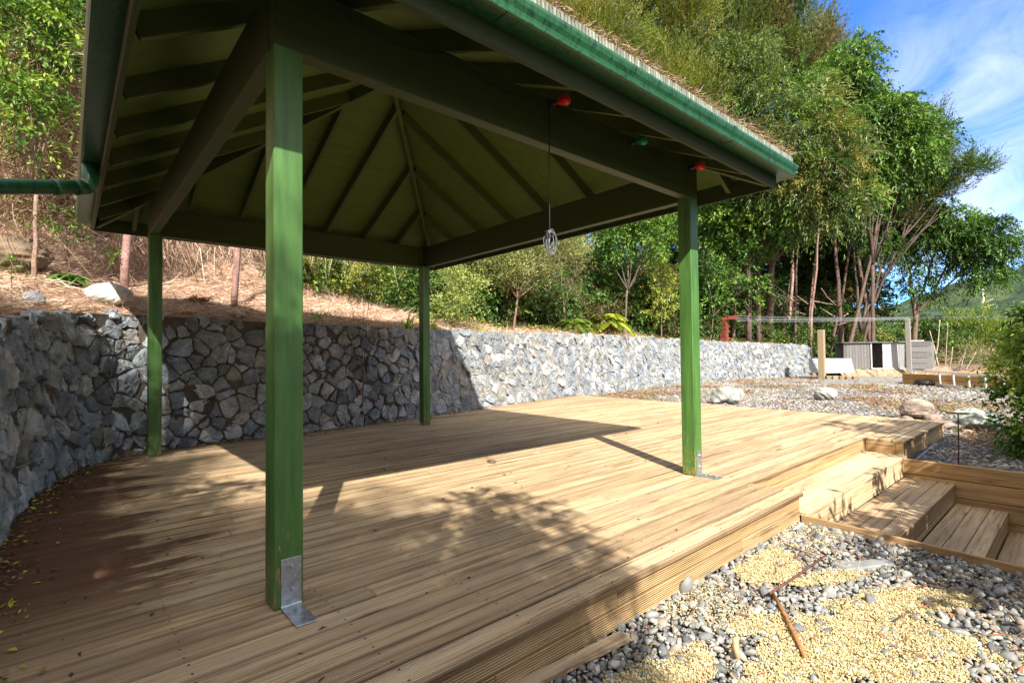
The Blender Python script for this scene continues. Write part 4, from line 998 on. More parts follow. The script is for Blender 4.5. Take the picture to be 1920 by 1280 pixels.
tree('upright_shrub', 'yellow green upright shrub just left of the far right post', 'bush', gp(1240, 21.48),
     [cl(1235, 500, 21.48, 20), cl(1250, 530, 21.48, 20), cl(1225, 550, 21.48, 18), cl(1255, 570, 21.48, 20), cl(1230, 585, 21.48, 16), cl(1262, 505, 21.48, 16), cl(1240, 475, 21.48, 14)], 'broad', 61.6, [(.34, .38, .05), (.26, .33, .05), (.4, .42, .09)], 44, r0=.03, scale=0.895, inner=.15)
tree('green_shrub', 'mid green shrub above the wall just right of the far right post', 'bush', gp(1330, 24.5),
     [cl(1320, 500, 24.5, 26), cl(1350, 520, 25.375, 30), cl(1335, 560, 25.375, 24), cl(1400, 540, 26.25, 26)], 'broad', 32.4, DEEP+[(.15, .26, .04)], 45, r0=.03, scale=1.4)
# slender stems
for i, (x0, x1, y1, d, r_) in enumerate(((1405, 1412, 330, 21, .12), (1440, 1455, 340, 22, .10), (1472, 1478, 350, 21, .085), (1490, 1500, 350, 23, .06), (1510, 1532, 400, 21, .075), (1518, 1540, 330, 22, .06), (1466, 1492, 430, 20, .05), (1385, 1372, 350, 19, .10), (1423, 1428, 330, 24, .12), (1549, 1600, 400, 25, .08), (1578, 1640, 420, 27, .10), (1600, 1655, 470, 27, .08), (1330, 1320, 330, 18, .09), (1575, 1560, 420, 28, .12), (1640, 1600, 450, 30, .13))):
    d = max(d, float(WD(x0))+1.2+(i*7 % 5)*.9); b = gp(x0, d); t_ = at(x1, y1, d+.5); r_ *= 1.2
    tree('slender_tree', ('straight' if i % 2 else 'leaning')+' reddish brown bare stem number %s from the left among the trunks behind the wall' % ('one two three four five six seven eight nine ten eleven twelve thirteen fourteen fifteen'.split()[sorted(range(15), key=lambda q: [1405, 1440, 1472, 1490, 1510, 1518, 1466, 1385, 1423, 1549, 1578, 1600, 1330, 1575, 1640][q]).index(i)]),
         'tree', b, [(t_, 1.0, .7)], 'weep' if i % 2 else 'broad', 22, DEEP+PALE[:1], 60+i, trunks=[(b-np.array([0, 0, .2]), t_, r_, r_*.45)], bark=(.30, .19, .15) if i in (2, 4, 5) else (.13, .085, .065), forks=False, group='slender stems in the wood behind the wall')
# fallen branches
fb = empty('fallen_branches', gp(1520, 31), 'tangle of pale dead branches lying among the slender trunks above the wall', 'branches')
mb = MB(); fo = gp(1520, 31); gg = random.Random(4)
for k in range(20):
    x0 = gg.uniform(1455, 1600); y0 = gg.uniform(560, 610); a = at(x0, y0, gg.uniform(30.5, 33)); b = at(x0+gg.uniform(-60, 60), y0+gg.uniform(-40, 12), gg.uniform(30.5, 33)); limb(mb, a, b, gg.uniform(.02, .06), .015, np.array((.30, .2, .16))*gg.uniform(.7, 1.2), .15, 7, seed=k)
mb.build('branches', M_BARK, fb, fo, True)
# woodland mass behind
wc = []
gg = random.Random(9)
for k in range(70):
    px = gg.uniform(760, 1700); py = gg.uniform(300, 560); d = gg.uniform(24, 28)+np.interp(px, [760, 1400], [0, 12])
    if px > 1480 and py > 430: continue
    wc.append(cl(px, py, d, gg.uniform(45, 80)))
for k in range(16): wc.append(cl(gg.uniform(1480, 1640), gg.uniform(500, 600), gg.uniform(38, 43), gg.uniform(24, 40)))
for k in range(34): wc.append(cl(gg.uniform(1330, 1610), gg.uniform(410, 600), gg.uniform(39, 45), gg.uniform(30, 50)))
V, F, C = crown(wc, 'broad', 16, DEEP+DKOL, 71, 1.9, .3)
o = link('woodland', raw_mesh('woodland', V, F, C, M_LEAF)); tag(o, 'deep green wood behind the nearer trees that reads as one mass', 'woodland', kind='stuff')
wc = []
for k in range(46):
    px = gg.uniform(-60, 760); py = gg.uniform(60, 430); d = gg.uniform(15, 21); wc.append(cl(px, py, d, gg.uniform(70, 120)))
V, F, C = crown(wc, 'broad', 12, DEEP+DKOL, 72, 1.5, .3)
o = link('woodland', raw_mesh('woodland', V, F, C, M_LEAF)); tag(o, 'bush covered slope above the bank at the left, one mass of dark foliage', 'woodland', kind='stuff')

# ------------------------------------------------------------ left bank planting
tree('leafy_shrub', 'sunlit bush of fresh green leaves over tangled brown stems at the upper left', 'bush', gp(60, 9.0),
     [cl(40, 60, 9, 70), cl(100, 90, 9, 45), cl(20, 150, 8.8, 45), cl(60, 190, 8.6, 45), cl(100, 210, 8.8, 30), cl(120, 30, 9.4, 50), cl(30, 250, 8.6, 30), cl(75, 270, 8.6, 18), cl(60, -20, 9.4, 70), cl(95, 150, 9.2, 30)],
     'broad', 105, BRIGHT+[(.26, .36, .05)], 80, r0=.03, scale=.62, bark=(.32, .22, .16), inner=.2)
g = np.random.default_rng(81); n = 2600
px = g.uniform(-30, 175, n); py = g.uniform(0, 420, n); P = np.array([at(a, b, c) for a, b, c in zip(px, py, g.uniform(9.2, 11.5, n))])
D = g.normal(size=(n, 3))*np.array([1, 1, 1.]); D[:, 2] -= .7
V, F, C = strands(P, D, g.uniform(.3, 1.1, n), g.uniform(.006, .018, n), palc(g, n, [(.2, .12, .08), (.3, .2, .14), (.12, .07, .04), (.4, .3, .2)]), .7, 82, 5)
o = link('vine_tangle', raw_mesh('vine_tangle', V, F, C, M_DRY)); tag(o, 'tangle of brown dead vines and twigs hanging behind the leaves at the upper left', 'vines', kind='stuff')
n = 1000; px = 215+575*g.random(n)**1.6; py = g.uniform(405, 470, n); dist = np.interp(px, [215, 500, 790], [10.6, 11.6, 12.3])+g.uniform(-.5, .5, n)
P = np.array([at(a, b, c) for a, b, c in zip(px, py, dist)]); hz = H(P[:, 0], P[:, 1]); P[:, 2] = np.maximum(P[:, 2], hz+.1)
D = g.normal(size=(n, 3))*.35; D[:, 2] -= 1.
V, F, C = strands(P, D, g.uniform(.25, .8, n), g.uniform(.01, .025, n), palc(g, n, [(.5, .36, .26), (.62, .5, .38), (.3, .19, .13), (.22, .12, .08)]), .5, 83, 4)
o = link('dry_brush', raw_mesh('dry_brush', V, F, C, M_DRY)); tag(o, 'curtain of hanging dead fern and straw at the top of the bank under the beam', 'dry brush', kind='stuff')
# straw litter on the bank
n = 150000; x = g.uniform(-5.5, 17, n); y = g.uniform(3, 14, n); d, t = wall_dist(x, y); lim = np.interp(x, [0, 8, 17], [6.5, 3.5, 1.6])
keep = (d > .12) & (d < lim) & (g.random(n) < .35+.65*vnoise(x, y, .5, 4)); x, y = x[keep], y[keep]; n = len(x)
P = np.stack([x, y, H(x, y)+.006+g.random(n)*.03], 1); D = g.normal(size=(n, 3)); D[:, 2] *= .22
V, F, C = strands(P, D, g.uniform(.05, .28, n), g.uniform(.004, .014, n), palc(g, n, [(.6, .42, .3), (.72, .56, .42), (.42, .24, .16), (.8, .68, .54), (.33, .16, .1)]), .7, 84, 3)
o = link('straw_litter', raw_mesh('straw_litter', V, F, C, M_DRY)); tag(o, 'pinkish dry straw, twigs and dead leaves strewn over the bank above the stone wall', 'leaf litter', kind='stuff')
# low green cover along the top of the wall to the right
n = 26000; x = g.uniform(5.5, 27, n); y = g.uniform(6.3, 13, n); d, t = wall_dist(x, y)
pr = np.interp(x, [5.5, 8, 27], [.1, .8, 1])*np.interp(d, [.1, .5, 1.2, 2.5, 3.5], [.12, .35, 1, 1, .3])*(.15+1.1*(vnoise(x, y, .6, 6) > .45))
keep = (d > .15) & (d < 3.4) & (g.random(n) < pr); x, y = x[keep], y[keep]; n = len(x); P = np.stack([x, y, H(x, y)+g.random(n)*.16], 1)
D = g.normal(size=(n, 3)); D[:, 2] = abs(D[:, 2])*.6
V, F, C = leaf_mesh(P, D, g.normal(0, .5, (n, 3))+np.array([0, 0, 1]), g.uniform(.05, .13, n), g.uniform(.025, .07, n), palc(g, n, [(.36, .38, .06), (.24, .3, .05), (.15, .22, .04), (.44, .4, .12), (.4, .26, .12)]))
o = link('ground_cover', raw_mesh('ground_cover', V, F, C, M_LEAF)); tag(o, 'low yellow green weeds creeping along the top of the wall on the right', 'ground cover', kind='stuff')
uc = []; gg2 = random.Random(77)
for px in range(800, 1560, 9):
    for (o_, lo_, hi_) in ((4.4, .2, 1.1), (5.8, .5, 2.0), (7.5, .8, 3.4)):
        d0 = float(WD(px))+o_+gg2.uniform(-.8, .8); b = gp(px+gg2.uniform(-8, 8), d0); b[2] += gg2.uniform(lo_, hi_); uc.append((b, gg2.uniform(.5, 1.0)*(1+d0/40), .8))
V, F, C = crown(uc, 'broad', 34, DEEP+[(.12, .18, .04), (.1, .13, .03), (.12, .09, .04)], 73, 1.1, .3)
o = link('undergrowth', raw_mesh('undergrowth', V, F, C, M_LEAF)); tag(o, 'thick mixed green undergrowth filling the bank between the wall and the trees', 'undergrowth', kind='stuff')
uc = []
for px in range(540, 800, 12):
    for o_ in (4.6, 6.2): d0 = float(WD(px))+o_+gg2.uniform(-.5, .5); b = gp(px, d0); b[2] += gg2.uniform(.15, .9); uc.append((b, gg2.uniform(.35, .6), .8))
for px in range(-40, 240, 14): d0 = 13.2+gg2.uniform(-1, 1); uc += [(at(px, py, d0+gg2.uniform(-.6, .6)), gg2.uniform(.6, .9), .9) for py in (-20, 70, 160, 250, 330)]
V, F, C = crown(uc, 'broad', 60, DEEP+YEL[2:]+[(.12, .18, .04)], 74, .75, .3)
o = link('undergrowth', raw_mesh('undergrowth', V, F, C, M_LEAF)); tag(o, 'green bushy growth at the head of the straw bank on the left', 'undergrowth', kind='stuff')
# flax and grass tufts
def tuft(px, py, dist, n, ln, wd, cols, name, lab, cat, seed, up=1.1):
    b = at(px, py, dist); b[2] = float(H(b[0], b[1])); g = np.random.default_rng(seed)
    P = b+g.normal(0, .05, (n, 3))*np.array([1, 1, 0]); D = g.normal(0, .55, (n, 3)); D[:, 2] = up
    m = 6; S = np.cross(D, g.normal(size=(n, 3))); S /= np.linalg.norm(S, axis=1, keepdims=True); D /= np.linalg.norm(D, axis=1, keepdims=True); L_ = ln*g.uniform(.5, 1.1, n)
    V = []
    for k in range(m):
        t = k/(m-1); c = P+D*(L_*t)[:, None]; c[:, 2] -= L_*t**2.4*.55; wv = wd*(1-t**2*.95)
        V += [c-S*wv/2, c+S*wv/2]
    V = np.stack(V, 1).reshape(-1, 3); base = np.arange(n)[:, None]*2*m; F = np.concatenate([np.concatenate([base+2*k, base+2*k+1, base+2*k+3, base+2*k+2], 1) for k in range(m-1)])
    o = link(name, raw_mesh(name, V-b, F, np.repeat(palc(g, n, cols), 2*m, axis=0), M_LEAF), None, tuple(b)); tag(o, lab, cat)
GR = [(.16, .33, .05), (.26, .4, .07), (.4, .45, .08)]
tuft(765, 590, 10.2, 26, .65, .035, GR, 'flax_plant', 'clump of bright green strap leaves just left of the back corner post', 'plant', 1)
tuft(815, 600, 10.7, 12, .5, .035, [(.5, .48, .05), (.3, .4, .05)], 'flax_plant', 'yellowing strap leaves hanging over the wall just right of the back corner post', 'plant', 2)
tuft(1090, 600, 15.9, 60, .5, .014, GR, 'grass_tuft', 'green grass tuft on the bank below the fern', 'grass tuft', 3)
tuft(900, 570, 12.0, 40, .35, .014, GR, 'grass_tuft', 'small grass tuft beside the light green bush', 'grass tuft', 4)
tuft(1555, 640, 31, 160, 1.9, .045, [(.2, .3, .06), (.4, .42, .12), (.5, .38, .16)], 'toetoe_clump', 'large arching grass clump on the bank above the end of the stone wall', 'grass tuft', 5, 1.3)
tuft(1590, 640, 32, 140, 1.6, .045, [(.2, .3, .06), (.5, .42, .15), (.45, .3, .12)], 'toetoe_clump', 'arching yellowish grass clump between the wall end and the old hutches', 'grass tuft', 6, 1.2)
tuft(600, 545, 9.4, 18, .45, .02, [(.3, .42, .06), (.2, .35, .05)], 'grass_tuft', 'lime grass tuft on the straw bank right of the nearest post', 'grass tuft', 7)
tree('yellow_seedling', 'lime yellow leafy plant on the straw bank left of the back corner post', 'plant', gp(680, 9.18),
     [cl(665, 515, 9.8, 16), cl(690, 530, 9.072, 16), cl(655, 545, 8.964, 12), cl(700, 505, 9.288, 12)], 'broad', 192, YEL, 90, scale=.42, r0=.012, inner=.1)
tree('yellow_seedling', 'small lime seedling on the dark soil at the left edge above the wall', 'plant', gp(22, 8.2), [cl(20, 497, 8.2, 9)], 'broad', 200, BRIGHT, 91, scale=.4, r0=.008, inner=.1)
tree('yellow_seedling', 'low feathery green seedlings beside the mossy stump at the left', 'plant', gp(130, 9.4), [cl(90, 418, 9.2, 14, .5), cl(125, 425, 9.2, 16, .5), cl(160, 430, 9.2, 14, .5), cl(112, 395, 8.8, 12)], 'broad', 150, BRIGHT, 92, scale=.4, r0=.01, inner=.1)
tree('yellow_seedling', 'tiny green seedling next to the white stone on the bank', 'plant', gp(215, 9.6), [cl(212, 470, 9.7, 8), cl(218, 478, 9.6, 6)], 'broad', 150, BRIGHT, 93, scale=.35, r0=.006, inner=.1, forks=False)
# ferns
def fern(px, py, dist, nf, ln, cols, lab, seed, trunk=0., dead=0):
    b = at(px, py, dist); b[2] = float(H(b[0], b[1])); T = empty('tree_fern', b, lab, 'fern'); g = np.random.default_rng(seed); top = b+np.array([0, 0, trunk])
    mb = MB(); limb(mb, b-np.array([0, 0, .1]), top, .07, .06, (.12, .07, .05), .03, 5); mb.build('trunk', M_BARK, T, b, True)
    def frond(col, droop, upv, nf, name, seed, kl=1.):
        g = np.random.default_rng(seed); Pp = []; Dd = []; Ll = []; Cc = []
        for k in range(nf):
            a = 2*math.pi*k/nf+g.uniform(-.2, .2); d0 = np.array([math.cos(a), math.sin(a), upv+g.uniform(-.1, .2)]); d0 /= np.linalg.norm(d0); L_ = ln*kl*g.uniform(.75, 1.1)
            cc = np.array(col[g.integers(len(col))])*g.uniform(.8, 1.2)
            for t in np.linspace(.08, 1, 34):
                c = top+d0*L_*t; c[2] -= droop*L_*t*t; tg = d0.copy(); tg[2] -= 2*droop*t; tg /= np.linalg.norm(tg); sd = np.cross(tg, [0, 0, 1.]); sd /= np.linalg.norm(sd)+1e-9
                wl = ln*kl*.30*math.sin(math.pi*min(1, t*.9+.08))**.8
                for s_ in (-1, 1): Pp.append(c); Dd.append(sd*s_+tg*.35+np.array([0, 0, -.15])); Ll.append(wl*g.uniform(.85, 1.1)); Cc.append(cc)
        n = len(Pp); V, F, C = leaf_mesh(np.array(Pp), np.array(Dd), np.tile([0, 0, 1.], (n, 1))+g.normal(0, .15, (n, 3)), np.array(Ll), np.full(n, ln*.05), np.array(Cc))
        link(name, raw_mesh(name, V-b, F, C, M_LEAF if name == 'fronds' else M_DRY), T)
    frond(cols, .75, .95, nf, 'fronds', seed); frond(cols, .9, .35, nf, 'fronds', seed+5)
    if dead: frond([(.24, .12, .07), (.3, .16, .1)], 1.2, -.1, dead, 'dead_fronds', seed+1, .55)
fern(1140, 590, 18.3, 12, 1.05, [(.38, .42, .05), (.28, .36, .05)], 'lime green tree fern with a skirt of dead brown fronds above the wall', 95, .55, 6)
fern(1075, 590, 16.2, 8, .8, [(.2, .28, .05)], 'small dull green fern left of the lime tree fern', 96, .3, 8)
fern(130, 440, 9.2, 8, .35, [(.16, .3, .05)], 'little green fern on the shaded bank at the left', 97, .05)
# bank objects
def rock(px, py, dist, sx, sy, sz, col, lab, seed, name='boulder', cat='boulder', zz=None, rough=.4, group=None, sink=.25, mat=None):
    b = at(px, py, dist); b[2] = float(H(b[0], b[1])) if zz is None else zz
    v0, f0 = icosph(4); g = np.random.default_rng(seed); d = np.ones(len(v0))
    for _ in range(16):      # planar cuts make facets
        a = g.normal(size=3); a /= np.linalg.norm(a); h = g.uniform(.62, .95); pr = (v0*d[:, None])@a; over = np.clip(pr-h, 0, None); d = d*(1-rough*over/np.maximum(pr, .1)*1.4)
    nz = (np.sin(v0@g.normal(0, 5, 3)+1)+np.sin(v0@g.normal(0, 9, 3))+np.sin(v0@g.normal(0, 14, 3))*.7+np.sin(v0@g.normal(0, 22, 3))*.5)*.024
    V = v0*(d+nz)[:, None]*np.array([sx, sy, sz])/2; a = g.uniform(0, 6); V = V@np.array([[math.cos(a), -math.sin(a), 0], [math.sin(a), math.cos(a), 0], [0, 0, 1]]).T if abs(sx-sy) < .1*sx else V
    th = YAW-math.pi/2; V = V@np.array([[math.cos(th), -math.sin(th), 0], [math.sin(th), math.cos(th), 0], [0, 0, 1]]).T
    V[:, 2] += sz*(.5-sink); V[:, 2] = np.maximum(V[:, 2], -.15)
    c = np.tile(np.array(col), (len(V), 1))*(1+.25*np.sin(v0@g.normal(0, 3, 3)))[:, None]
    o = link(name, raw_mesh(name, V, f0, c, mat or M_ROCK, False), None, tuple(b)); return tag(o, lab, cat, group)
rock(202, 552, 8.9, .60, .45, .36, (.56, .56, .52), 'pale flat stone resting on the bank left of the back left post', 101, 'pale_stone', 'stone', rough=.6, sink=.2)
rock(448, 582, 8.9, .22, .2, .15, (.6, .48, .36), 'small sandy stone on top of the wall left of the nearest post', 102, 'pale_stone', 'stone')
rock(62, 545, 7.8, .25, .2, .2, (.5, .5, .52), 'small light stone beside the seedling on the dark bank at the left', 103, 'pale_stone', 'stone')
rock(28, 452, 9.6, .85, .7, .62, (.17, .12, .08), 'big brown mossy stump at the left edge of the bank', 104, 'tree_stump', 'stump', rough=.2)
rock(735, 590, 9.75, .3, .25, .16, (.6, .5, .4), 'pale broken stone on the wall beside the flax left of the back corner post', 105, 'pale_stone', 'stone', rough=.6)
rock(1362, 748, 13.9, .95, .6, .62, (.30, .31, .27), 'low two humped grey boulder on the gravel right of the far right post', 106, rough=.55, sink=.2)
rock(1372, 722, 14.6, .75, .4, .40, (.36, .33, .28), 'flatter stone peeping out behind the two humped boulder', 107, sink=.1)
rock(1548, 745, 15.9, .62, .5, .42, (.40, .39, .34), 'rounded grey boulder alone on the gravel in front of the paving', 108, rough=.3, sink=.15)
rock(1718, 784, 12.3, .60, .5, .46, (.27, .21, .165), 'brownish round boulder at the far edge of the deck', 109, rough=.4, sink=.1)
rock(1748, 784, 12.2, .32, .3, .24, (.26, .2, .16), 'small brown stone leaning against the round boulder', 110)
rock(1700, 786, 12.0, .22, .2, .12, (.3, .24, .2), 'flat brown stone in front of the round boulder', 111)
rock(1830, 788, 12.2, .85, .6, .46, (.34, .36, .31), 'angular grey green boulder between the deck corner and the hedge', 112, rough=.65, sink=.15)
rock(1780, 790, 11.9, .50, .4, .2, (.3, .24, .19), 'low brown stone beneath the angular boulder', 113)
rock(1815, 798, 11.6, .2, .15, .14, (.45, .3, .2), 'small rust coloured stone at the foot of the angular boulder', 114)
mb = MB(); b = gp(233, 9.6); T = tree('young_tree', 'thin reddish trunk standing on the bank left of the back left post', 'tree', b, [(b+np.array([.3, .3, 5.2]), 1.1, .8), (b+np.array([-.4, .2, 4.6]), .8, .8)], 'broad', 30, BRIGHT, 120, trunks=[(b-np.array([0, 0, .2]), b+np.array([.1, .1, 4.8]), .06, .04)], bark=(.34, .2, .17), forks=False)
b = gp(437, 9.6); tree('young_tree', 'short reddish trunk in the dry brush left of the nearest post', 'tree', b, [(b+np.array([.3, .3, 5.0]), 1.0, .8)], 'broad', 30, BRIGHT, 121, trunks=[(b-np.array([0, 0, .2]), b+np.array([.1, .1, 4.8]), .055, .04)], bark=(.34, .2, .17), forks=False)
tuft(350, 580, 8.8, 90, .26, .012, [(.62, .42, .3), (.7, .52, .38)], 'dry_fern', 'curled pale dead fern fronds lying above the wall right of the back left post', 'dead fern', 122, .35)
tuft(370, 548, 9.4, 120, .24, .02, [(.22, .06, .035), (.28, .09, .05)], 'dry_fern', 'dark red brown dead clump on the straw behind the pale fern fronds', 'dead fern', 123, .5)

# ------------------------------------------------------------ hedge / bush on the right and casters of the shade
def bush_box(name, lab, cat, lo, hi, n, cols, seed, style='broad', scale=.7, n_cl=None):
    g = random.Random(seed); c = []
    lo = np.array(lo); hi = np.array(hi); r = .34*min(hi-lo)
    for k in range(n):
        p = np.array([g.uniform(lo[i]+r*.6, hi[i]-r*.6) for i in range(3)]); c.append((p, r*g.uniform(.8, 1.15), .95))
    b = np.array([(lo[0]+hi[0])/2, (lo[1]+hi[1])/2, lo[2]])
    return tree(name, lab, cat, b, c, style, 60, cols, seed, scale=scale, r0=.03, inner=.3)
hp = at(1905, 700, 9.6)
tree('laurel_bush', 'glossy dark and bright green leafy bush at the right edge beside the shaded gravel', 'bush', (hp[0]+.35, hp[1]-.45, -.26),
     [(at(px, py, 9.6)+np.array([.1, -.12, 0]), r_, 1.) for px, py, r_ in ((1930, 610, .30), (1925, 670, .34), (1922, 730, .36), (1930, 790, .34), (1935, 845, .32), (1985, 700, .5), (1990, 800, .5), (1960, 600, .35), (1908, 800, .16), (1905, 650, .16))],
     'broad', 260, [(.12, .24, .03), (.19, .32, .04), (.07, .15, .025), (.3, .38, .06)], 130, scale=.62, r0=.03, bark=(.2, .14, .1), inner=.3)
bush_box('shade_hedge', 'tall green hedge added out of view behind the viewer to the right to shade the steps', 'hedge', (2.3, -6.2, -.25), (10.2, -4.05, 2.72), 170, DEEP, 131, scale=1.1)  # unseen leafy box, added and shaped to throw the shade over the steps
def shade(sx, sy, r, h, fl_=.7):
    h = h*2.1 if h > 5 else h
    return (np.array([sx-.5075*h, sy-.9806*h, h]), r*.9, fl_)
tree('garden_tree', 'leafy tree above the hedge whose shadow reaches the raised deck box', 'tree', (6.6, -5.2, -.25),
     [shade(8.7, -.45, .55, 4.6), shade(8.1, -1.2, .7, 4.4), shade(9.3, -1.3, .6, 4.4), shade(9.6, -.95, .35, 4.8), shade(7.8, -1.9, .8, 4.6), shade(9.4, -2.2, .9, 4.6)], 'broad', 60, DEEP, 133, scale=1.1, r0=.12)
def low(sx, sy, r, h=4.7): return (np.array([sx-.5075*h, sy-.9806*h, h]), r, .7)
tree('small_tree', 'slender leafy tree behind the viewer throwing the curved shadow on the deck front', 'tree', (-2.6, -6.4, -.2),
     [low(1.0, -.95, .42), low(1.25, -.6, .38), low(1.55, -.1, .34), low(1.8, .3, .28), low(1.8, .75, .24), low(1.45, .5, .26), low(1.15, 0, .32), low(.65, -1., .4), low(.8, -.5, .36), low(.6, -.3, .3), low(.7, 1.1, .28), low(1.0, .55, .22), low(.2, .9, .3, 5.6), low(-.3, 2.0, .4, 5.6), low(.1, 3.1, .3, 5.6), low(.45, 2.6, .22, 5.6), low(-.1, 2.5, .26, 5.6), low(-.7, .6, .4), low(-.4, -.6, .4), low(-1.0, 3.2, .5, 5.6), low(-.6, 4.6, .5, 5.6), low(.1, 5.6, .4, 5.6)],
     'broad', 170, BRIGHT, 134, scale=.62, r0=.06, inner=.3)
tree('overhanging_tree', 'broad leafy tree standing behind the viewer to the left that dapples the deck with shade', 'tree', (-8.5, -11.5, .5),
     [shade(.5, -.75, .8, 6.2), shade(.7, .3, .6, 6.0), shade(.2, .5, .95, 5.6), shade(-.6, -.3, 1.2, 6), shade(-.3, -1.6, 1.2, 6.4), shade(-1.3, 1.2, 1.1, 5.8), shade(-.45, 1.9, .7, 5.6), shade(-.7, 3.1, .7, 5.4), shade(.6, 1.2, .8, 5.7), shade(.5, 3.9, .6, 5.5), shade(-.6, 1., 1., 5.6), shade(-.2, .1, .9, 5.5), shade(.1, -.6, .8, 6.1), shade(-.9, -1., 1.1, 6.2), shade(-1.1, 2.8, 1.0, 5.4), shade(-.2, 3.9, .75, 5.6), shade(-.9, 4.7, 1.1, 5.4), shade(.35, 5.2, .6, 5.6), shade(.45, 6.1, .75, 5.8), shade(-.5, 6.3, .9, 5.8), shade(-1.6, -1.6, 1.2, 6), shade(-1.4, 6.2, 1.0, 5.6)],
     'fine', 85, BRIGHT, 132, scale=1.5, r0=.2, inner=.4)

# ------------------------------------------------------------ far things on the right
def thing_bar(name, lab, cat, p, q, wd, ht, mat, col=(1, 1, 1), up=(0, 0, 1)):
    mb = MB(); mb.bar(p, q, wd, ht, up, col, .004); o = mb.build(name, mat, None, tuple(p)); return tag(o, lab, cat)
sp = at(1540, 640, 27.0); thing_bar('timber_post', 'new square pine post standing at the end of the stone wall', 'post', (sp[0], sp[1], -.15), (sp[0], sp[1], 2.15), .24, .24, M_RAWWOOD, (.34, .26, .15), up=(0, 1, 0))
def wp(px, py, dist): return Vector(at(px, py, dist))
# corrugated sheet with ripples
mb = MB(); A = wp(1516, 672, 27.6); B = wp(1596, 672, 28.4); C0 = wp(1518, 699, 27.2); D0 = wp(1602, 699, 28.)
rows = 60; v = []; f = []
for r in range(rows+1):
    t = r/rows; a = A.lerp(C0, t); b = B.lerp(D0, t); off = Vector((-.6, -.8, .0))*.03*math.sin(t*math.pi*2*9)
    v += [tuple(a+off), tuple(b+off)]
for r in range(rows): f.append((2*r, 2*r+1, 2*r+3, 2*r+2))
mb.add(v, f); o = mb.build('corrugated_sheet', M_IRON, None, tuple(C0), True); tag(o, 'white corrugated iron sheet leaning on the bank behind the pine post', 'metal sheet')
o.modifiers.new('s', 'SOLIDIFY').thickness = .01
bk = empty('brick_edging', gp(1570, 26.6), 'row of weathered blocks edging the paving below the corrugated sheet', 'edging')
for k, px in enumerate((1548, 1560, 1573, 1585, 1598)):
    mb = MB(); a = wp(px, 703, 26.6); b = wp(px+11.5, 703, 26.7); mb.bar((a.x, a.y, -.02), (b.x, b.y, -.02), .2, .2, col=np.array((.3, .22, .14))*random.uniform(.8, 1.2), bev=.02); mb.build('block', M_RAWWOOD, bk, gp(1570, 26.6))
# paving
mb = MB(); pv = [(20.9, 4.3), (23.4, 2.1), (30.5, 2.8), (29, 6.3)]
mb.add([(*p, -.06) for p in pv]+[(*p, -.3) for p in pv], [(0, 1, 2, 3), (0, 4, 5, 1), (1, 5, 6, 2), (2, 6, 7, 3), (3, 7, 4, 0)]); o = mb.build('concrete_path', M_CONC); tag(o, 'grey concrete slab between the stone wall and the timber bed', 'path', kind='structure')
# hutches
hb = wp(1655, 680, 30.5); hb.z = .25
vr = Vector((RX.x, RX.y, 0)).normalized(); 
hx = (wp(1730, 680, 31.5)-wp(1582, 680, 30)); hx.z = 0; hlen = hx.length; hx.normalize(); hy = Vector((-hx.y, hx.x, 0))
if hy.dot(Vector(hb)-Vector((CX, CY, 0))) < 0: hy = -hy
HO = wp(1582, 680, 30.0); HO.z = .28
Mh = Matrix(((hx.x, hy.x, 0, HO.x), (hx.y, hy.y, 0, HO.y), (0, 0, 1, HO.z), (0, 0, 0, 1)))
hut = empty('old_hutch', tuple(HO), 'row of weathered grey timber hutches with open front on the clay bank', 'hutch')
GW = (.17, .16, .15)
def hbox(name, a, b, col, mat=M_RAWWOOD):
    mb = MB(); mb.box(a, b, col, Mh, .005); return mb.build(name, mat, hut, tuple(HO))
hh = 1.28; W_ = hlen
hbox('back_panel', (0, .9, 0), (W_*.82, .94, hh), GW); hbox('roof', (-.05, -.12, hh), (W_*.84, 1.0, hh+.04), (.2, .2, .2)); hbox('floor', (0, 0, .0), (W_*.82, .9, .05), GW)
mb = MB()
for k in range(9): mb.box((k*.13, -.02, 0), (k*.13+.118, .01, hh), np.array(GW)*random.uniform(.8, 1.25), Mh)
mb.build('side_boards', M_RAWWOOD, hut, tuple(HO))
hbox('door_frame', (1.2, -.04, .05), (1.25, .0, hh), (.6, .6, .6), M_WHITE)
for k, (x0, x1, c) in enumerate(((1.72, 2.1, (.5, .5, .49)), (2.11, 2.42, (.4, .39, .38)), (2.43, 2.8, (.28, .27, .26)), (2.81, 3.1, (.45, .45, .45)), (3.11, 3.55, (.26, .25, .24)), (3.56, 3.95, (.2, .19, .18)))):
    o = hbox('door', (x0, -.03, .06), (x1, .0, hh), c); o['label'] = ('white' if c[0] > .44 else 'grey')+' painted hutch door'
hbox('sill', (1.2, -.08, -.02), (W_*.80, -.031, .055), (.5, .49, .47))
mb = MB()
for k in range(5): mb.box((W_*.80, -.3+k*.02, k*.27), (W_*.80+.95, -.27+k*.02, k*.27+.25), np.array(GW)*random.uniform(.7, 1.1), Mh)
mb.build('louvre_panel', M_RAWWOOD, hut, tuple(HO))
hbox('corner_post', (W_-.1, -.2, -.3), (W_-.02, -.12, hh+.1), (.6, .58, .55)); hbox('top_rail', (W_*.8, -.2, hh+.02), (W_-.1, -.13, hh+.09), (.5, .5, .5)); hbox('shelf', (W_*.84, -.2, .0), (W_-.1, .5, .25), (.55, .55, .55))
vv = []; ff = []; nn = 40; g = np.random.default_rng(300)
for r, (dy, z) in enumerate(((.25, .0), (-.15, -.02), (-.32, -.16), (-.55, -.32), (-1.0, -.42))):
    for k in range(nn):
        p = HO+hx*(hlen*1.1*k/(nn-1)-.3)+hy*(dy+g.normal(0, .05)); vv.append((p.x, p.y, HO.z+z+(g.normal(0, .03) if r else 0)))
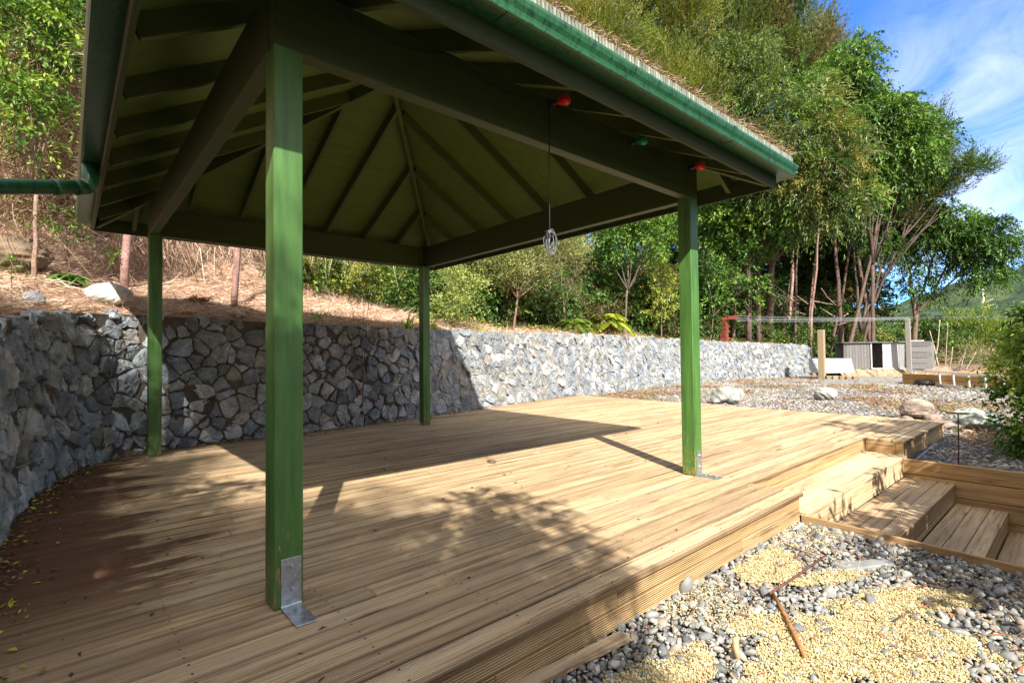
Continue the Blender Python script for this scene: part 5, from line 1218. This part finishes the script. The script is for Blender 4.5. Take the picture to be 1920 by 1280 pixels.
for r in range(4):
    for k in range(nn-1): ff.append((r*nn+k, (r+1)*nn+k, (r+1)*nn+k+1, r*nn+k+1))
mb = MB(); mb.add(vv, ff, (.34, .25, .155)); o = mb.build('clay_bank', M_ROCK); tag(o, 'bare sandy clay bank under the old hutches', 'bank', kind='structure')
# clothes line
cp = wp(1705, 697, 30.5); thing_bar('grey_post', 'tall weathered grey post carrying the clothes line in front of the hutches', 'post', (cp.x+.05, cp.y, -.1), (cp.x-.06, cp.y, wp(1705, 597, 30.5).z), .18, .18, M_RAWWOOD, (.30, .27, .24), up=(0, 1, 0))
rb = wp(1358, 625, 26); rb.z = float(H(rb.x, rb.y))
ro = empty('line_bracket', tuple(rb), 'dark red steel bracket on the bank that anchors the clothes line', 'bracket')
tz = wp(1358, 594, 26).z
mb = MB(); mb.bar((rb.x, rb.y, rb.z-.1), (rb.x, rb.y, tz), .28, .28, up=(0, 1, 0)); mb.build('post', M_REDP, ro, tuple(rb))
a = wp(1354, 596, 25.9); b = wp(1383, 595, 25.9); mb = MB(); mb.bar(a, b, .16, .16); mb.build('arm', M_REDP, ro, tuple(rb))
lw = empty('clothes_line', tuple(wp(1382, 594, 25.9)), 'pale clothes line wires stretched from the red bracket to the far right', 'wire')
for k, (y0, y1) in enumerate(((592, 594), (596, 595), (599, 596), (602, 598))):
    a = wp(1382, y0, 25.9); m_ = wp(1704, y1+.5, 30.3); c = wp(1930, y1-3, 24.); mb = MB()
    pts = [a.lerp(m_, t)+Vector((0, 0, -.22*t*(1-t))) for t in np.linspace(0, 1, 14)]+[m_.lerp(c, t) for t in (.33, .66, 1.)]
    mb.tube(pts, .0035, 5); mb.build('wire', M_WIRE, lw, tuple(wp(1382, 594, 25.9)))
# raised bed
bedo = empty('raised_bed', (21.5, 1., -.1), 'low raised garden bed framed with wide orange pine sleepers behind the ladder', 'garden bed')
q = [Vector((23.1, 2.25, 0)), Vector((20.6, -1.5, 0)), Vector((27.5, -4.2, 0)), Vector((30., -.2, 0))]
for k in range(4):
    a = q[k]; b = q[(k+1) % 4]; mb = MB(); d = (b-a).normalized()*.05
    for z in (0, .21): mb.bar((a.x+d.x, a.y+d.y, z), (b.x-d.x, b.y-d.y, z), .06, .2, col=(random.random(), random.random(), .5), bev=.006)
    mb.build('sleeper', m_wood('sleeper', 0, (.55, .34, .14), (.45, .26, .1), (.25, .12, .05)) if k == 0 else bpy.data.materials['sleeper'], bedo, (21.5, 1., -.1))
mb = MB(); mb.add([(*p[:2], .2) for p in [tuple(v) for v in q]], [(0, 1, 2, 3)], (.14, .1, .06)); mb.build('soil', M_ROCK, bedo, (21.5, 1., -.1))
# ladder lying on its edge against the bed
a = onz(1708, 719, -.1); b_ = onz(1884, 738, -.1)
lad = empty('ladder', tuple(a), 'white aluminium ladder lying on its side against the timber bed', 'ladder')
va = Vector(a); vb = Vector(b_); dv = (vb-va); up_ = Vector((.03, .03, .46)); va.z += .05; vb.z += .05; 
for k, o_ in enumerate((Vector((0, 0, .03)), up_)):
    mb = MB(); mb.bar(va+o_-dv*.01, vb+o_+dv*.06, .03, .065); mb.build('rail', M_ALU, lad, tuple(a))
for k in range(7):
    p = va+dv*(.07+k*.155); mb = MB(); mb.tube([p+Vector((0, 0, .03)), p+up_], .028, 8); mb.build('rung', M_ALU, lad, tuple(a))
# tyre-like dark tub
tb = at(1735, 717, 23.6); mb = MB(); prf = [(.36, 0), (.42, .08), (.42, .16), (.36, .24), (.28, .24), (.25, .18)]
v = []; f = []; 
for k in range(24):
    t = k/24*2*math.pi
    for r_, z in prf: v.append((tb[0]+r_*.8*math.cos(t), tb[1]+r_*.8*math.sin(t), -.1+z*.8))
for k in range(24):
    for j in range(len(prf)-1): f.append((k*6+j, ((k+1) % 24)*6+j, ((k+1) % 24)*6+j+1, k*6+j+1))
mb.add(v, f); o = mb.build('car_tyre', M_BLACK, None, (tb[0], tb[1], -.1), True); tag(o, 'black tyre lying behind the left end of the ladder', 'tyre')
# far shrubs and snag
tree('layered_conifer', 'yellow green conifer in flat layers low behind the raised bed', 'tree', at(1850, 692, 46),
     [cl(1800, 615, 46, 22, .35), cl(1835, 608, 46, 22, .3), cl(1860, 625, 46, 28, .3), cl(1825, 640, 46, 30, .35), cl(1875, 650, 46, 30, .35), cl(1840, 665, 46, 34, .35), cl(1890, 620, 46, 22, .4), cl(1890, 680, 46, 30, .4), cl(1915, 650, 46, 30, .4)],
     'plume', 14, [(.2, .26, .03), (.26, .32, .04), (.13, .2, .03)], 140, scale=1.6, mat=M_NEEDLE, r0=.18, bark=(.25, .17, .14))
tree('green_shrub', 'rounded deep green shrub just right of the grey clothes line post', 'bush', at(1765, 690, 40),
     [cl(1755, 620, 40, 20), cl(1775, 635, 40, 22), cl(1745, 650, 40, 20), cl(1780, 665, 40, 20), cl(1735, 680, 40, 18), cl(1725, 615, 42, 18)], 'broad', 16, BRIGHT, 141, scale=2., r0=.1)
b = at(1843, 690, 52); tree('bare_snag', 'pale dead trunk with stub branches standing behind the layered conifer', 'tree', b, [(at(1843, 600, 52), .9, .9)], 'fine', 14, DEEP, 142, trunks=[(b, at(1840, 535, 52), .22, .08), (at(1842, 570, 52), at(1862, 560, 52), .06, .02), (at(1842, 578, 52), at(1864, 570, 52), .06, .02)], bark=(.55, .5, .46), scale=2, forks=False)
b = at(1715, 690, 37); tree('low_scrub', 'dry scrubby growth and bare stakes behind the raised bed', 'bush', b, [cl(px, 672+gg.uniform(-8, 12), 37+gg.uniform(-1, 3), 22, .7) for px in range(1730, 1910, 18)], 'brush', 10, [(.3, .22, .14), (.2, .22, .08), (.35, .25, .18)], 143, trunks=[(at(px, 695, 36), at(px+dx, py, 36), .035, .02) for px, dx, py in ((1750, 12, 600), (1762, -18, 620), (1772, 4, 605), (1790, 22, 655), (1800, 14, 645), (1735, 3, 640), (1780, 8, 650), (1810, 20, 660))], bark=(.42, .33, .25), scale=2.2, forks=False)
bush_b = [cl(px, 650+gg.uniform(-14, 16), 62+gg.uniform(-5, 8), 34, .7) for px in range(1560, 1960, 22)]
V, F, C = crown(bush_b, 'broad', 5, DEEP+OLIVE, 144, 3.2); o = link('far_scrub', raw_mesh('far_scrub', V, F, C, M_LEAF)); tag(o, 'belt of mixed scrub closing the yard before the valley', 'scrub', kind='stuff')
# hills
az = np.radians(np.arange(-40, 60, .35)); rr = np.concatenate([np.arange(110, 300, 7), np.arange(300, 900, 10)]); AZ, RR = np.meshgrid(az, rr)
ridge = np.interp(np.degrees(AZ), [-40, 0, 2.5, 4.5, 6.3, 8, 9, 10, 12, 20, 60], [.16, .135, .118, .098, .099, .088, .075, .072, .06, .05, .05])
prof_ = np.interp(RR, [110, 250, 520, 900], [-.02, .25, 1.0, .9]); zz = 1.2+ridge*RR*prof_; Xh = CX+RR*np.cos(AZ); Yh = CY+RR*np.sin(AZ)
zz = zz+(vnoise(Xh, Yh, 11, 3)*6+vnoise(Xh, Yh, 26, 4)*9+vnoise(Xh, Yh, 60, 7)*6-9)*np.clip((RR-110)/150, 0, 1)
i2 = np.arange(len(rr)-1)[:, None]*len(az)+np.arange(len(az)-1)[None]; q = np.stack([i2, i2+1, i2+1+len(az), i2+len(az)], -1).reshape(-1, 4)
hc = np.array([.05, .085, .035])*(.6+.8*vnoise(Xh, Yh, 17, 8)[..., None])+np.array([.05, .05, .0])*(vnoise(Xh, Yh, 45, 5)[..., None] > .62)*.6
o = link('hills', raw_mesh('hills', np.stack([Xh, Yh, zz], -1).reshape(-1, 3), q, hc.reshape(-1, 3), m_var('forest_hill', .95, .12, .45, 1.5, 1., 6., .25, detail=12), True)); tag(o, 'forested hillside closing the valley at the right', 'hills', kind='structure')

# ------------------------------------------------------------ small things near the deck
GO = -.245
st = [onz(1448, 1110, GO+.02), onz(1470, 1150, GO+.015), onz(1490, 1190, GO+.02), onz(1513, 1237, GO+.01)]
mb = MB(); mb.tube(st, [.011, .0125, .012, .010], 9, (.36, .17, .06)); o = mb.build('garden_cane', M_RAWWOOD, None, tuple(st[0]), True); tag(o, 'orange brown cane lying on the pebbles and chip, the nearer of the two', 'stick')
st = [onz(1443, 1112, GO+.03), onz(1500, 1075, GO+.03), onz(1553, 1037, GO+.035)]
mb = MB(); mb.tube(st, [.008, .008, .006], 8, (.13, .055, .04)); o = mb.build('garden_cane', M_RAWWOOD, None, tuple(st[0]), True); tag(o, 'dark brown rod lying end to end with the orange cane on the pebbles', 'stick')
st = [onz(1472, 1020, GO+.03), onz(1500, 1030, GO+.03), onz(1545, 1044, GO+.035)]
mb = MB(); mb.tube(st, [.006, .007, .005], 8, (.38, .24, .14)); o = mb.build('garden_cane', M_RAWWOOD, None, tuple(st[0]), True); tag(o, 'short pale twig on the pebbles near the deck corner', 'stick')
p = onz(1385, 1243, GO-.02); mb = MB(); mb.tube([p, p+np.array([-.012, .004, .06]), p+np.array([-.02, .006, .125])], [.014, .015, .013], 10, (.5, .37, .2)); o = mb.build('wooden_peg', M_RAWWOOD, None, tuple(p), True); tag(o, 'pale round peg stuck upright in the pebbles', 'peg')
mb = MB(); a = onz(1172, 1192, GO+.02); b_ = onz(930, 1310, GO+.02); mb.bar(a, b_, .07, .03, col=(.7, .9, .5), bev=.004); o = mb.build('timber_offcut', M_PINE, None, tuple(a)); tag(o, 'loose pale pine strip lying along the foot of the deck', 'timber')
a = onz(1600, 1060, GO+.01); mb = MB(); M = Matrix.Translation((3.3, -1.52, -.245))@Matrix.Rotation(R(-28), 4, 'Z'); mb.box((-.2, -.05, -.01), (.2, .05, .02), M=M, bev=.01); o = mb.build('concrete_slab', M_CONC, None, (3.3, -1.52, -.245)); tag(o, 'half buried grey concrete slab among the pebbles by the steps', 'slab')
# rusty stand with round plate
sx, sy = 7.62, -1.42; sd = empty('plate_stand', (sx, sy, -.26), 'thin rusty rod carrying a flat round plate, stuck in the shaded gravel beside the steps', 'garden stand')
mb = MB(); mb.tube([(sx, sy, -.3), (sx-.01, sy-.01, .05), (sx+.01, sy-.01, .40)], .007, 8); mb.build('rod', M_RUST, sd, (sx, sy, -.26))
mb = MB(); mb.tube([(sx+.01, sy-.01, .398), (sx+.01, sy-.01, .405), (sx+.011, sy-.01, .415)], [.10, .115, .12], 26); mb.build('plate', m_simple('clay_plate', (.34, .24, .16), .85, 0, .3, 20, .3), sd, (sx, sy, -.26), False)
thing_bar('white_hose', 'short white strip of plastic lying at the deck corner beside the steps', 'strip', tuple(onz(1488, 992, -.22)), tuple(onz(1507, 981, -.21)), .012, .01, M_WHITE)
thing_bar('grey_pipe', 'pale grey strip lying along the foot of the raised deck box on the shaded gravel', 'pipe', (7.75, -.99, -.245), (9.3, -.93, -.245), .03, .03, M_GALV)
# bits on the deck
g = np.random.default_rng(200); n = 340; x = g.uniform(-.9, 10, n); y = g.uniform(-.85, 5.6, n); keep = ~((x > 3.9) & (x < 7.6) & (y < -.4)) & ~((x < -.4) & (y > 4.6)); x, y = x[keep], y[keep]; n = len(x)
P = np.stack([x, y, np.full(n, .004)], 1); D = g.normal(size=(n, 3)); D[:, 2] = g.uniform(0, .25, n)
V, F, C = leaf_mesh(P, D, np.tile([0, 0, 1.], (n, 1))+g.normal(0, .3, (n, 3)), g.uniform(.012, .05, n), g.uniform(.008, .022, n), palc(g, n, [(.05, .03, .02), (.1, .05, .03), (.2, .1, .05), (.25, .28, .05), (.07, .04, .03)]))
o = link('fallen_leaves', raw_mesh('fallen_leaves', V, F, C, M_DRY)); tag(o, 'scattered dead leaves and dark specks on the deck boards', 'fallen leaves', kind='stuff')
n = 2600; s = g.uniform(8.2, WS[-1]-17, n); xw, yw, tw, nxw, nyw = wall_at(s); off = g.gamma(1.5, .07, n)+.04
P = np.stack([xw+nxw*off, yw+nyw*off, .003+g.random(n)*.012], 1); keep = P[:, 0] < 6.2; P = P[keep]; n = len(P); D = g.normal(size=(n, 3)); D[:, 2] *= .2
V, F, C = leaf_mesh(P, D, np.tile([0, 0, 1.], (n, 1))+g.normal(0, .4, (n, 3)), g.uniform(.015, .06, n), g.uniform(.008, .025, n), palc(g, n, [(.2, .1, .05), (.1, .05, .03), (.35, .22, .1), (.07, .04, .02), (.55, .5, .06)]))
o = link('fallen_leaves', raw_mesh('fallen_leaves', V, F, C, M_DRY)); tag(o, 'drift of dead and yellow leaves along the foot of the stone wall', 'fallen leaves', kind='stuff')
n = 500; x = g.uniform(.6, 3.9, n); y = g.uniform(-2.4, -.95, n); P = np.stack([x, y, np.full(n, -.225)], 1); D = g.normal(size=(n, 3)); D[:, 2] *= .2
V, F, C = strands(P, D, g.uniform(.03, .14, n), g.uniform(.003, .012, n), palc(g, n, [(.3, .12, .06), (.2, .09, .05), (.45, .3, .18)]), .6, 201, 3)
o = link('twig_litter', raw_mesh('twig_litter', V, F, C, M_DRY)); tag(o, 'small twigs and rusty dead leaves among the pebbles', 'twigs', kind='stuff')
